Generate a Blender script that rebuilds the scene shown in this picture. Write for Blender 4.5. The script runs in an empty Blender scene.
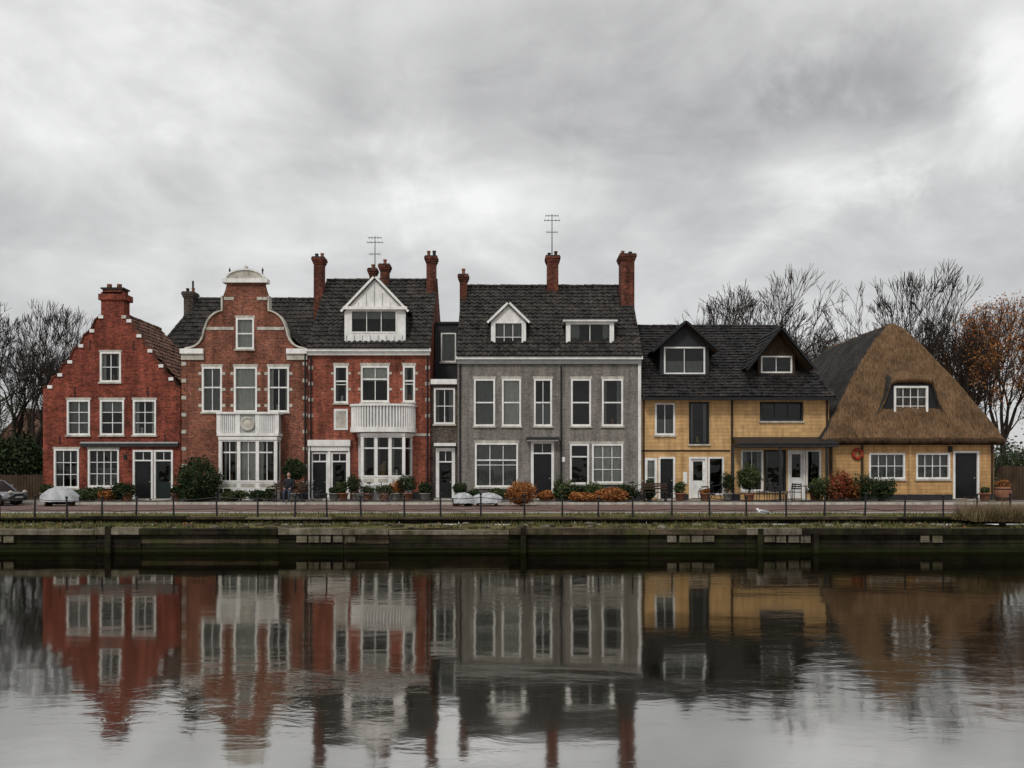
import bpy, math, random
from mathutils import Vector, Matrix, noise as mnoise
from mathutils.geometry import tessellate_polygon
random.seed(7)
D=bpy.data; SC=bpy.context.scene; COL=SC.collection
def X(px,y=0): return (px-512)*(40+y)/800
def Z(py,y=0): return 1.5+(470-py)*(40+y)/800

# ------------------------------------------------------------------ materials
class M:
    def __init__(s,name,rough=0.8,spec=0.3):
        s.m=D.materials.new(name); s.m.use_nodes=True
        s.t=s.m.node_tree; s.n=s.t.nodes; s.l=s.t.links
        s.b=s.n['Principled BSDF']; s.b.inputs['Roughness'].default_value=rough
        s.b.inputs['Specular IOR Level'].default_value=spec
        s.pos=s.n.new('ShaderNodeNewGeometry').outputs['Position']
    def set(s,inp,v):
        if hasattr(v,'links') or hasattr(v,'is_linked'): s.l.new(v,inp)
        elif isinstance(v,(tuple,list)) and len(v)==3 and inp.type=='RGBA': inp.default_value=(*v,1)
        else: inp.default_value=v
    def mapv(s,scale,vec=None):
        n=s.n.new('ShaderNodeMapping'); n.inputs['Scale'].default_value=scale
        s.l.new(vec or s.pos,n.inputs['Vector']); return n.outputs[0]
    def noise(s,scale,detail=3,rough=.6,vec=None,dist=0):
        n=s.n.new('ShaderNodeTexNoise'); n.inputs['Scale'].default_value=scale
        n.inputs['Detail'].default_value=detail; n.inputs['Roughness'].default_value=rough
        n.inputs['Distortion'].default_value=dist
        s.l.new(vec or s.pos,n.inputs['Vector']); return n.outputs['Fac']
    def ramp(s,fac,stops):
        n=s.n.new('ShaderNodeValToRGB'); e=n.color_ramp.elements
        while len(e)<len(stops): e.new(.5)
        for i,(p,c) in enumerate(stops):
            e[i].position=p
            e[i].color=(c,c,c,1) if not isinstance(c,(tuple,list)) else (*c,1)
        s.l.new(fac,n.inputs[0]); return n.outputs[0]
    def mix(s,f,a,b,mode='MIX'):
        n=s.n.new('ShaderNodeMix'); n.data_type='RGBA'; n.blend_type=mode
        s.set(n.inputs[0],f); s.set(n.inputs[6],a); s.set(n.inputs[7],b); return n.outputs[2]
    def math(s,op,a,b=0.0):
        n=s.n.new('ShaderNodeMath'); n.operation=op; s.set(n.inputs[0],a); s.set(n.inputs[1],b); return n.outputs[0]
    def bump(s,h,dist=.02,strength=1):
        n=s.n.new('ShaderNodeBump'); n.inputs['Distance'].default_value=dist; n.inputs['Strength'].default_value=strength
        s.l.new(h,n.inputs['Height']); s.l.new(n.outputs[0],s.b.inputs['Normal']); return n
    def col(s,c): s.set(s.b.inputs['Base Color'],c); return s
    def sep(s):
        n=s.n.new('ShaderNodeSeparateXYZ'); s.l.new(s.pos,n.inputs[0]); return n.outputs
    def comb(s,x,y,z):
        n=s.n.new('ShaderNodeCombineXYZ')
        for i,v in enumerate((x,y,z)): s.set(n.inputs[i],v)
        return n.outputs[0]

def brick_mat(name,c1,c2,mort,bw=.23,bh=.078,ms=.008,var=(.5,1.3),med=(.35,1.6)):
    m=M(name,.9,.12); p=m.sep()
    v=m.comb(m.math('ADD',p[0],p[1]),p[2],0.0)
    b=m.n.new('ShaderNodeTexBrick'); m.l.new(v,b.inputs['Vector'])
    for k,val in (('Scale',1),('Mortar Size',ms),('Brick Width',bw),('Row Height',bh),('Bias',0),('Mortar Smooth',.3)): b.inputs[k].default_value=val
    b.inputs['Color1'].default_value=(*c1,1); b.inputs['Color2'].default_value=(*c2,1); b.inputs['Mortar'].default_value=(*mort,1)
    big=m.ramp(m.noise(.8,4,.65),[(.3,var[0]),(.7,var[1])])
    md=m.ramp(m.noise(9,3,.85),[(.3,med[0]),(.72,med[1])])
    st=m.ramp(m.noise(1.0,3,.6,m.mapv((3,3,.35))),[(.35,.55),(.6,1.05)])
    c=m.mix(1,b.outputs['Color'],big,'MULTIPLY'); c=m.mix(1,c,md,'MULTIPLY'); c=m.mix(.8,c,st,'MULTIPLY')
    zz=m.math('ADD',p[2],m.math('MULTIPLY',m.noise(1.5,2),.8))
    base_dirt_ao=m.ramp(m.math('MULTIPLY',zz,.5),[(.15,.4),(.5,1.0)])  # wall-base dirt plus AO-like shade, painted into the brick colour by height
    c=m.mix(1,c,base_dirt_ao,'MULTIPLY')
    m.col(c)
    return m.m
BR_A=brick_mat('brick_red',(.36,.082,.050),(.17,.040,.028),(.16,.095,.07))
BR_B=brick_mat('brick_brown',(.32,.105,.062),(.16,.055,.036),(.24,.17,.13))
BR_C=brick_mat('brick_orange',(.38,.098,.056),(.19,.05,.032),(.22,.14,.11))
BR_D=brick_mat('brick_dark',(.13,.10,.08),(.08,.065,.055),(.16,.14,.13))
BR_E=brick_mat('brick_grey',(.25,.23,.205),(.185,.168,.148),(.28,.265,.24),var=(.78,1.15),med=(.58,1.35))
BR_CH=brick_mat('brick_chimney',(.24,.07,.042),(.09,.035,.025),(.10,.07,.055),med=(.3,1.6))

def siding_mat(name,c):
    m=M(name,.7,.2); p=m.sep()
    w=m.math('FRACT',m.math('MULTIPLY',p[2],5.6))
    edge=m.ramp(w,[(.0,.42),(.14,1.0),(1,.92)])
    pid=m.math('FLOOR',m.math('MULTIPLY',p[2],5.6))
    n=m.noise(1.0,3,.7,m.comb(m.math('MULTIPLY',p[0],.9),pid,p[1]))
    c1=m.mix(1,c,m.ramp(n,[(.3,.72),(.7,1.18)]),'MULTIPLY')
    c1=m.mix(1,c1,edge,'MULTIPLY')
    c1=m.mix(.7,c1,m.ramp(m.noise(1.3,4,.7,m.mapv((3,3,.5))),[(.32,.5),(.6,1.05)]),'MULTIPLY')
    m.col(c1); m.bump(w,.02,.7); return m.m
YEL=siding_mat('yellow_boards',(.70,.44,.20))
YEL2=siding_mat('ochre_boards',(.62,.37,.16))

def paint(name,c,rough=.45,v=.12,scale=3,spec=.3):
    m=M(name,rough,spec)
    n=m.noise(scale,4,.7,m.mapv((1,1,.5)))
    m.col(m.mix(1,c,m.ramp(n,[(.3,1-2.2*v),(.65,1+v*.3)]),'MULTIPLY'))
    return m.m
WHITE=paint('white_paint',(.82,.81,.78))
CREAM=paint('cream_stone',(.54,.51,.44),.8,.24)
GREYW=paint('grey_paint',(.42,.43,.43))
BLACK=paint('black_paint',(.012,.012,.014),.3)
DARKG=paint('dark_green_paint',(.012,.022,.02),.3)
DGREY=paint('dark_grey_paint',(.035,.036,.038),.6,spec=.15)
METAL=paint('dark_metal',(.02,.02,.022),.5,spec=.2)
BROWNW=paint('brown_wood',(.07,.045,.028),.7,.25,spec=.15)
REDP=paint('red_paint',(.4,.03,.02),.4)
POTT=paint('terracotta',(.28,.12,.07),.8,.2)
POTG=paint('stone_pot',(.25,.24,.22),.8,.2)
CURT=paint('curtain_cloth',(.68,.66,.62),.9,.08,6)
CURTG=paint('curtain_grey',(.28,.28,.27),.9,.1,6)
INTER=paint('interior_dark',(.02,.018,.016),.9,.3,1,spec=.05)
LAMPW=paint('warm_interior_things',(.35,.22,.10),.8,.3,8)

def tile_mat(name,c,warm,lich=(.16,.155,.14)):
    m=M(name,.75,.15)
    n=m.noise(7,4,.85); n2=m.noise(.9,4,.7)
    c1=m.mix(m.ramp(n2,[(.42,0.0),(.68,.8)]),c,warm)
    c1=m.mix(1,c1,m.ramp(n,[(.3,.3),(.72,2.1)]),'MULTIPLY')
    v=m.n.new('ShaderNodeTexVoronoi'); v.inputs['Scale'].default_value=3.8; m.l.new(m.pos,v.inputs['Vector'])
    vs_=m.n.new('ShaderNodeSeparateColor'); m.l.new(v.outputs['Color'],vs_.inputs[0])
    c1=m.mix(1,c1,m.ramp(vs_.outputs[0],[(0,.45),(1,1.6)]),'MULTIPLY')
    c1=m.mix(m.ramp(m.noise(14,2,.8),[(.58,0.0),(.70,.6)]),c1,lich)
    m.col(c1); return m.m
TILE=tile_mat('roof_tiles_dark',(.021,.019,.018),(.038,.032,.027))
TILEB=tile_mat('roof_tiles_brown',(.085,.045,.032),(.14,.085,.06),(.2,.15,.12))
TILEF=tile_mat('roof_shingles_dark',(.017,.016,.017),(.030,.026,.022),(.10,.095,.085))

def thatch_mat(name,c,cg):
    m=M(name,.95,.05)
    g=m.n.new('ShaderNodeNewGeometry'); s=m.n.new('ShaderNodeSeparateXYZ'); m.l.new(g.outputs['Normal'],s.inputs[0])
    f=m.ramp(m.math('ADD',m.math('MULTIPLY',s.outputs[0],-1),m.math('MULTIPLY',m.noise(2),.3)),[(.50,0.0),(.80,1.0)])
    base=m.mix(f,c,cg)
    st=m.noise(1,5,.85,m.mapv((18,8,2.0)))
    c1=m.mix(1,base,m.ramp(st,[(.32,.22),(.7,1.75)]),'MULTIPLY')
    c1=m.mix(1,c1,m.ramp(m.noise(.9,5,.75),[(.3,.45),(.7,1.3)]),'MULTIPLY')
    m.col(c1); m.bump(st,.12,1); return m.m
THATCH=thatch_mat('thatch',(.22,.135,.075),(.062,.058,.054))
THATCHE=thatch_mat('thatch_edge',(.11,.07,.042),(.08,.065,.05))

def glass_mat():
    m=M('window_glass'); n=m.n; l=m.l; n.remove(m.b)
    tr=n.new('ShaderNodeBsdfTransparent'); tr.inputs[0].default_value=(.84,.88,.86,1)
    gl=n.new('ShaderNodeBsdfGlossy'); gl.inputs['Roughness'].default_value=.02
    bp=n.new('ShaderNodeBump'); bp.inputs['Distance'].default_value=.02; bp.inputs['Strength'].default_value=.4
    l.new(m.noise(1.6,1),bp.inputs['Height']); l.new(bp.outputs[0],gl.inputs['Normal'])
    fr=n.new('ShaderNodeFresnel'); fr.inputs[0].default_value=1.5
    mx=n.new('ShaderNodeMixShader'); l.new(fr.outputs[0],mx.inputs[0]); l.new(tr.outputs[0],mx.inputs[1]); l.new(gl.outputs[0],mx.inputs[2])
    l.new(mx.outputs[0],n['Material Output'].inputs[0]); return m.m
GLASS=glass_mat()

def leaf_mat(name,c1,c2,c3):
    m=M(name,.8,.1)
    g=m.n.new('ShaderNodeNewGeometry')
    r=m.ramp(g.outputs['Random Per Island'],[(0,c1),(.55,c2),(1,c3)])
    c=m.mix(1,r,m.ramp(m.noise(2.5,2),[(.3,.45),(.65,1.3)]),'MULTIPLY')
    m.col(c); return m.m
L_DARK=leaf_mat('leaves_dark_green',(.010,.020,.008),(.022,.036,.015),(.055,.07,.028))
L_MID=leaf_mat('leaves_green',(.02,.032,.012),(.045,.065,.024),(.10,.11,.04))
L_OR=leaf_mat('leaves_orange',(.13,.04,.015),(.27,.095,.028),(.34,.17,.055))
L_RED=leaf_mat('leaves_red',(.09,.018,.012),(.20,.04,.018),(.16,.10,.045))
L_DRY=leaf_mat('dry_reeds',(.13,.095,.05),(.22,.165,.095),(.15,.12,.055))
L_GRASS=leaf_mat('grass_blades',(.05,.058,.02),(.10,.105,.035),(.16,.14,.06))
m=M('bark',.95,.05); m.col(m.mix(m.noise(3,3),(.018,.014,.012),(.062,.05,.042))); BARK=m.m

# ------------------------------------------------------------------ builder
def mesh_obj(name,verts,faces,mat,parent=None,smooth=False):
    me=D.meshes.new(name); me.from_pydata(verts,[],faces); me.materials.append(mat)
    if smooth: me.polygons.foreach_set('use_smooth',[True]*len(me.polygons))
    me.update(); o=D.objects.new(name,me); COL.objects.link(o)
    if parent: o.parent=parent
    return o
class O:
    def __init__(s,name,loc=(0,0,0)):
        s.name=name; s.loc=Vector(loc); s.p={}; s.M=Matrix.Identity(4); s.sm=set()
    def add(s,part,mat,vs,fs,smooth=False):
        k=(part,mat.name)
        if k not in s.p: s.p[k]=([],[],mat)
        V,F,_=s.p[k]; b=len(V)
        V.extend([tuple((s.M@Vector(v))-s.loc) for v in vs]); F.extend([tuple(i+b for i in f) for f in fs])
        if smooth: s.sm.add(k)
    def box(s,part,mat,x0,x1,y0,y1,z0,z1):
        v=[(x,y,z) for z in (z0,z1) for y in (y0,y1) for x in (x0,x1)]
        s.add(part,mat,v,[(0,2,3,1),(4,5,7,6),(0,1,5,4),(2,6,7,3),(0,4,6,2),(1,3,7,5)])
    def prism(s,part,mat,pts,y0,y1):
        n=len(pts); t=tessellate_polygon([[Vector((p[0],p[1],0)) for p in pts]])
        v=[(p[0],y0,p[1]) for p in pts]+[(p[0],y1,p[1]) for p in pts]
        f=[tuple(a) for a in t]+[tuple(i+n for i in a) for a in t]+[(i,(i+1)%n,(i+1)%n+n,i+n) for i in range(n)]
        s.add(part,mat,v,f)
    def wall(s,part,mat,pts,holes,y0,th=.3):
        loops=[[Vector((p[0],p[1],0)) for p in pts]]
        for (a,b,c,d) in holes: loops.append([Vector(q) for q in ((a,c,0),(b,c,0),(b,d,0),(a,d,0))])
        flat=[v for L in loops for v in L]; n=len(flat)
        t=tessellate_polygon(loops)
        v=[(p.x,y0,p.y) for p in flat]+[(p.x,y0+th,p.y) for p in flat]
        f=[tuple(a) for a in t]+[tuple(i+n for i in a) for a in t]
        b=0
        for L in loops:
            m=len(L)
            for i in range(m): f.append((b+i,b+(i+1)%m,b+(i+1)%m+n,b+i+n))
            b+=m
        s.add(part,mat,v,f)
    def tube(s,part,mat,p0,p1,r0,r1=None,n=8,caps=True):
        r1=r0 if r1 is None else r1
        p0=Vector(p0);p1=Vector(p1);d=(p1-p0).normalized()
        a=d.orthogonal().normalized();b=d.cross(a)
        v=[]
        for p,r in((p0,r0),(p1,r1)):
            for i in range(n):
                t=2*math.pi*i/n; v.append(p+(a*math.cos(t)+b*math.sin(t))*r)
        f=[(i,(i+1)%n,(i+1)%n+n,i+n) for i in range(n)]
        if caps: f+= [tuple(range(n))[::-1],tuple(range(n,2*n))]
        s.add(part,mat,v,f)
    def lathe(s,part,mat,c,prof,n=14):
        v=[];f=[]
        for (r,z) in prof:
            for i in range(n):
                t=2*math.pi*i/n; v.append((c[0]+r*math.cos(t),c[1]+r*math.sin(t),c[2]+z))
        for j in range(len(prof)-1):
            for i in range(n): f.append((j*n+i,j*n+(i+1)%n,(j+1)*n+(i+1)%n,(j+1)*n+i))
        f.append(tuple(range(n))[::-1]); f.append(tuple(range((len(prof)-1)*n,len(prof)*n)))
        s.add(part,mat,v,f,True)
    def ell(s,part,mat,c,r,n=12,rot=None):
        v=[];f=[];m=n//2+1
        for j in range(m+1):
            ph=math.pi*j/m
            for i in range(n):
                t=2*math.pi*i/n
                q=Vector((r[0]*math.sin(ph)*math.cos(t),r[1]*math.sin(ph)*math.sin(t),r[2]*math.cos(ph)))
                if rot: q=rot@q
                v.append(Vector(c)+q)
        for j in range(m):
            for i in range(n): f.append((j*n+i,(j+1)*n+i,(j+1)*n+(i+1)%n,j*n+(i+1)%n))
        s.add(part,mat,v,f,True)
    def strip(s,part,mat,pts,w,y0,y1):
        n=len(pts); off=[]
        for i,p in enumerate(pts):
            a=Vector(pts[max(i-1,0)]); b=Vector(pts[min(i+1,n-1)]); d=(b-a).normalized()
            off.append((p[0]-d.y*w,p[1]+d.x*w))
        s.prism(part,mat,list(pts)+off[::-1],y0,y1)
    def roof(s,part,mat,e0,e1,r1,r0,tw=.28,th=.33,amp=.028,lift=.05):
        e0,e1,r1,r0=[Vector(q) for q in (e0,e1,r1,r0)]
        t=(e1-e0).normalized(); nr=t.cross((r0+r1)/2-(e0+e1)/2).normalized()
        if nr.z<0: nr=-nr
        L=(e1-e0).length; S=((r0+r1)/2-(e0+e1)/2).length
        nx=max(8,int(L/tw*5)); rows=max(2,int(round(S/th)))
        v=[];f=[]
        for r in range(rows):
            jit=random.uniform(-.008,.008)
            for (vv,li) in ((r/rows,lift),((r+1)/rows,0.0)):
                a=e0.lerp(r0,vv); b=e1.lerp(r1,vv)
                for i in range(nx+1):
                    p=a.lerp(b,i/nx); sd=(p-e0).dot(t)
                    w=math.sin(2*math.pi*sd/tw)
                    ti=int(sd/tw); rj=((ti*7919+r*104729)%97)/97*.022
                    sag=.035*mnoise.noise(p*.45)
                    v.append(p+nr*(li+amp*w+jit+rj+sag))
        for r in range(rows*2-1):
            for i in range(nx):
                a=r*(nx+1)+i; f.append((a,a+1,a+nx+2,a+nx+1))
        s.add(part,mat,v,f)
        s.add(part+'_underlay',BROWNW,[p-nr*.12 for p in (e0,e1,r1,r0)],[(0,1,2,3)])
    def build(s):
        e=D.objects.new(s.name,None); COL.objects.link(e); e.location=s.loc; e.empty_display_size=.5
        for (part,mn),(V,F,mat) in s.p.items():
            mesh_obj(part,V,F,mat,e,(part,mn) in s.sm)
        return e

def curtain(o,x0,x1,z0,z1,y,mat=CURT,name='curtains'):
    n=max(6,int((x1-x0)/.05)); v=[];f=[]
    for i in range(n+1):
        x=x0+(x1-x0)*i/n; yy=y+.03*math.sin(i*1.9+x0)+.01*math.sin(i*.7)
        v+= [(x,yy,z0),(x,yy,z1)]
    for i in range(n): f.append((2*i,2*i+2,2*i+3,2*i+1))
    o.add(name,mat,v,f)
def window(o,x0,x1,z0,z1,y=0,cols=2,rows=2,fr=.085,mul=.035,cur=None,fmat=WHITE,sill=True,sash=None,deep=.8,trim=0,proud=.02):
    a,b,c,d=x0,x1,z0,z1
    y0,y1=y-proud,y+.11
    o.box('window_frames',fmat,a-.004,a+fr,y0,y1,c-.004,d+.004); o.box('window_frames',fmat,b-fr,b+.004,y0,y1,c-.004,d+.004)
    o.box('window_frames',fmat,a+fr,b-fr,y0,y1,d-fr,d+.004); o.box('window_frames',fmat,a+fr,b-fr,y0,y1,c-.004,c+fr)
    ia,ib,ic,id_=a+fr,b-fr,c+fr,d-fr
    for i in range(1,cols):
        xx=ia+(ib-ia)*i/cols; o.box('window_bars',fmat,xx-mul/2,xx+mul/2,y+.05,y+.085,ic,id_)
    for j in range(1,rows):
        zz=ic+(id_-ic)*j/rows; o.box('window_bars',fmat,ia,ib,y+.047,y+.088,zz-mul/2,zz+mul/2)
    if sash:
        zz=ic+(id_-ic)*sash; o.box('window_bars',fmat,ia,ib,y+.03,y+.095,zz-.035,zz+.035)
    tl=random.uniform(-.012,.012)
    o.add('window_glass',GLASS,[(ia,y+.07,ic),(ib,y+.07+tl,ic),(ib,y+.07+tl,id_),(ia,y+.07,id_)],[(0,1,2,3)])
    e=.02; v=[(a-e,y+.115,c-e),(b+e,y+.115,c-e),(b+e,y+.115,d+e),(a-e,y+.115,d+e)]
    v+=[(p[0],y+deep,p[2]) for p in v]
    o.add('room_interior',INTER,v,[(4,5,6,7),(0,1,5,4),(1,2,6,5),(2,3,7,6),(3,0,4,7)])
    yc=y+.2
    if cur=='net': curtain(o,ia-.05,ib+.05,ic-.05,id_+.02,yc)
    if cur=='netg': curtain(o,ia-.05,ib+.05,ic-.05,id_+.02,yc,CURTG)
    if cur=='half': curtain(o,ia-.05,ib+.05,ic-.05,ic+(id_-ic)*.5,yc,CURTG)
    if cur=='blind': o.box('curtains',CURT,ia-.03,ib+.03,yc-.02,yc,ic+(id_-ic)*.6,id_+.05)
    if cur=='blindg': o.box('curtains',CURTG,ia-.03,ib+.03,yc-.02,yc,ic+(id_-ic)*.66,id_+.05)
    if cur in('sides','sidesg'):
        w=(ib-ia)*random.uniform(.15,.27); w2=(ib-ia)*random.uniform(.15,.27); mt=CURT if cur=='sides' else CURTG
        curtain(o,ia-.04,ia+w,ic-.05,id_+.02,yc,mt); curtain(o,ib-w2,ib+.04,ic-.05,id_+.02,yc,mt)
        if random.random()<.6:
            xx=random.uniform(ia+.2,ib-.2); o.lathe('window_display',random.choice([LAMPW,POTT,CURT]),(xx,y+.3,ic-.04),[(.06,0),(.1,.08),(.05,.2),(.09,.3),(.02,.36)],8)
    if cur=='stuff':
        w=(ib-ia)*.15
        curtain(o,ia-.04,ia+w,ic-.05,id_+.02,yc,CURTG); curtain(o,ib-w,ib+.04,ic-.05,id_+.02,yc,CURTG)
        for q in range(5):
            xx=random.uniform(ia+.1,ib-.2); h=random.uniform(.12,.4)*(id_-ic)
            o.lathe('window_display',random.choice([LAMPW,CURTG,POTT,LAMPW]),(xx,y+.35,ic-.04),[(.06,0),(.12,h*.3),(.05,h*.6),(.1,h),(.02,h+.03)],8)
    if sill: o.box('window_sills',CREAM,a-.06,b+.06,y-.085,y+.02,c-.085,c-.007)
    if trim: o.box('lintels',CREAM,a-.05,b+.05,y-.02,y+.1,d+.007,d+trim)
    return (a,b,c,d)
def pwin(o,px0,px1,py0,py1,y=0,**k):
    return window(o,X(px0,y),X(px1,y),Z(py1,y),Z(py0,y),y,**k)
def door(o,x0,x1,z0,z1,y=0,mat=BLACK,tr=.5,fr=.09,glass=True,fmat=WHITE):
    y0,y1=y-.03,y+.14
    o.box('door_frame',fmat,x0-.004,x0+fr,y0,y1,z0,z1+.004); o.box('door_frame',fmat,x1-fr,x1+.004,y0,y1,z0,z1+.004)
    o.box('door_frame',fmat,x0+fr,x1-fr,y0,y1,z1-fr,z1+.004)
    a,b=x0+fr,x1-fr; zt=z1-fr
    if tr>0:
        o.box('door_frame',fmat,a,b,y0+.01,y1,zt-tr-.07,zt-tr)
        o.add('door_glass',GLASS,[(a,y+.06,zt-tr),(b,y+.06,zt-tr),(b,y+.06,zt),(a,y+.06,zt)],[(0,1,2,3)])
        o.box('door_frame',fmat,(a+b)/2-.015,(a+b)/2+.015,y+.03,y+.08,zt-tr,zt)
        zt=zt-tr-.07
    H=zt-z0; W=b-a
    if glass:
        gz=z0+H*.45
        o.box('door_leaf',mat,a,b,y+.05,y+.1,z0+.02,gz)
        o.box('door_leaf',mat,a,a+W*.17,y+.05,y+.1,gz,zt); o.box('door_leaf',mat,b-W*.17,b,y+.05,y+.1,gz,zt)
        o.box('door_leaf',mat,a+W*.17,b-W*.17,y+.05,y+.1,zt-.12,zt)
        o.add('door_glass',GLASS,[(a+W*.17,y+.075,gz),(b-W*.17,y+.075,gz),(b-W*.17,y+.075,zt-.12),(a+W*.17,y+.075,zt-.12)],[(0,1,2,3)])
    else:
        o.box('door_leaf',mat,a,b,y+.05,y+.1,z0+.02,zt)
        for q in ((.08,.44),(.5,.92)):
            o.box('door_panels',mat,a+W*.16,b-W*.16,y+.032,y+.052,z0+H*q[0],z0+H*q[1])
    o.ell('door_handle',CREAM,(b-W*.1,y+.03,z0+H*.45),(.03,.04,.03),8)
    v=[(x0-.02,y+.145,z0),(x1+.02,y+.145,z0),(x1+.02,y+.145,z1),(x0-.02,y+.145,z1)]; v+=[(p[0],y+1.2,p[2]) for p in v]
    o.add('room_interior',INTER,v,[(4,5,6,7),(0,1,5,4),(1,2,6,5),(2,3,7,6),(3,0,4,7)])
    o.box('door_step',CREAM,x0-.08,x1+.08,y-.35,y+.04,0.0,.07)
    return (x0,x1,z0,z1)
def pdoor(o,px0,px1,py0,y=0,**k): return door(o,X(px0,y),X(px1,y),.075,Z(py0,y),y,**k)

def chimney(h,px0,px1,pyt,zb,y,mat=BR_CH,pots=2,dep=None):
    x0,x1,zt=X(px0,y),X(px1,y),Z(pyt,y); w=x1-x0; dep=dep or w*1.1
    y0,y1=y-dep/2,y+dep/2
    h.box('chimney',mat,x0+.05,x1-.05,y0+.05,y1-.05,zb,zt-.55)
    for (a,b,e) in ((.55,.46,.02),(.46,.35,-.02),(.35,.22,-.06)):
        h.box('chimney',mat,x0+e,x1-e,y0+e,y1-e,zt-a,zt-b)
    h.box('chimney_cap',DGREY,x0-.03,x1+.03,y0-.03,y1+.03,zt-.22,zt-.16)
    for i in range(pots):
        xx=x0+w*(i+.5)/pots; hh=random.uniform(.8,1.25)
        h.lathe('chimney_pots',random.choice([POTT,BROWNW,DGREY]),(xx,y,zt-.165),[(.11,0),(.09,.06*hh),(.085,.2*hh),(.11,.22*hh),(.10,.27*hh),(.05,.27*hh)],10)
def antenna(o,px,pyt,pyb,y):
    x=X(px,y);zt=Z(pyt,y);zb=Z(pyb,y)
    o.tube('antenna_mast',METAL,(x,y,zb),(x,y,zt),.03,.02,6)
    for k,(dz,w) in enumerate(((.1,.35),(.35,.42),(1.0,.3))):
        if zt-dz<zb+.3: continue
        o.tube('antenna_arms',METAL,(x-w,y,zt-dz),(x+w,y,zt-dz),.018,n=5)
        for q in (-1,-.5,.5,1): o.tube('antenna_arms',METAL,(x+w*q,y-.25,zt-dz),(x+w*q,y+.25,zt-dz),.01,n=4)
def shell(o,mat,x0,x1,y0,y1,z1):
    o.box('side_walls',mat,x0,x0+.25,y0,y1-.25,0,z1); o.box('side_walls',mat,x1-.25,x1,y0,y1-.25,0,z1)
    o.box('back_wall',mat,x0,x1,y1-.25,y1,0,z1)
def gable_end(o,mat,x,zE,y0,y1,yr,zr,th=.25):
    v=[(x,y0,zE),(x,y1,zE),(x,yr,zr),(x+th,y0,zE),(x+th,y1,zE),(x+th,yr,zr)]
    o.add('gable_walls',mat,v,[(0,1,2),(3,5,4),(0,2,5,3),(2,1,4,5),(0,3,4,1)])
def gutter(o,x0,x1,y,z):
    n=6; v=[];f=[]
    for x in (x0,x1):
        for i in range(n+1):
            t=math.pi*i/n; v.append((x,y-.06*math.cos(t),z-.06*math.sin(t)))
    for i in range(n): f.append((i,i+1,i+n+2,i+n+1))
    o.add('gutter',METAL,v,f)
def pipe(o,x,z0,z1,y=-.06): o.tube('drainpipe',METAL,(x,y,z0),(x,y,z1),.04,n=8)
def ridge(o,mat,p0,p1,r=.1):
    p0=Vector(p0);p1=Vector(p1);n=max(1,int((p1-p0).length/.4))
    for i in range(n):
        a=Vector((0,0,random.uniform(-.012,.012)))
        o.tube('ridge_tiles',mat,p0.lerp(p1,i/n)+a,p0.lerp(p1,(i+1)/n)+a,r*1.12,r*.92,8)

def dormer(o,px0,px1,pyt,pyb,y,back,kind,apex=None,wmat=WHITE,rmat=TILE,wins=None,ov=.15,cols=2,rows=1,cur=None,sidemat=DGREY,barge=None):
    x0,x1,zt,zb=X(px0,y),X(px1,y),Z(pyt,y),Z(pyb,y)
    w=wins or (px0+3,px1-3,pyt+3,pyb-3)
    hole=pwin(o,w[0],w[1],w[2],w[3],y,cols=cols,rows=rows,cur=cur,sill=False,fr=.07)
    pts=[(x0,zb),(x1,zb),(x1,zt),(x0,zt)]
    if kind=='gable':
        za=Z(apex,y); xc=(x0+x1)/2
        pts=[(x0,zb),(x1,zb),(x1,zt),(xc,za-.02),(x0,zt)]
    o.wall('dormer_front',wmat,pts,[hole],y,.12)
    for a,b in((x0,x0+.08),(x1-.08,x1)): o.box('dormer_cheeks',sidemat,a+.002,b-.002,y+.12,back,zb-.6,zt-.01)
    if kind=='flat':
        o.box('dormer_roof',DGREY,x0-ov,x1+ov,y-ov,back,zt+.12,zt+.17)
        o.box('dormer_cornice',WHITE,x0-ov*.8,x1+ov*.8,y-ov*.8,back-.1,zt+.005,zt+.118)
    else:
        za=Z(apex,y); xc=(x0+x1)/2; sl=(za-zt)/(xc-x0)
        for sg,xe in((-1,x0-ov),(1,x1+ov)):
            ze=zt-ov*sl
            A=(xe,y-ov,ze+.05);B=(xe,back,ze+.05);C=(xc,back,za+.05);Dv=(xc,y-ov,za+.05)
            if sg<0: o.roof('dormer_roof',rmat,B,A,Dv,C,amp=.02)
            else: o.roof('dormer_roof',rmat,A,B,C,Dv,amp=.02)
            o.strip('dormer_bargeboard',barge or wmat,[(xe,ze-.06),(xc,za-.06)] if sg<0 else [(xc,za-.06),(xe,ze-.06)],.11,y-ov-.03,y-ov+.02)

# ================================================================== HOUSE A
h=O('red_brick_house',(X(112),0,0))
xa0,xa1=X(43),X(180.5)
holes=[]
for a,b,c in((67,90,'netg'),(100,124,'blindg'),(133,156,'sides')): holes.append(pwin(h,a,b,400,435,cols=2,rows=3,cur=c,trim=.12))
holes.append(pwin(h,100,121,352,382,cols=2,rows=2,cur='sides',trim=.1))
holes.append(pwin(h,54,79,449,488,cols=3,rows=3,cur='sidesg',trim=.1)); holes.append(pwin(h,88,119,449,487,cols=4,rows=3,cur='half',trim=.1))
holes.append(pdoor(h,133,153,450,mat=BLACK,tr=.4,glass=False)); holes.append(pdoor(h,154,173,450,mat=DARKG,tr=.4,glass=True))
L=[(43,388),(50,386),(53,378),(60,374),(63,365),(70,361),(74,350),(81,345),(85,335),(92,330),(96,320),(101,316),(101,292),(124,292),(124,316),(129,320),(132,330),(139,335),(143,345),(150,350),(155,361),(161,365),(165,374),(171,378),(175,386),(180.5,388)]
L=[(X(p),Z(q)) for p,q in L]
h.wall('front_wall',BR_A,[(xa0,0)]+L+[(xa1,0)],holes,0,.3)
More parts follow.
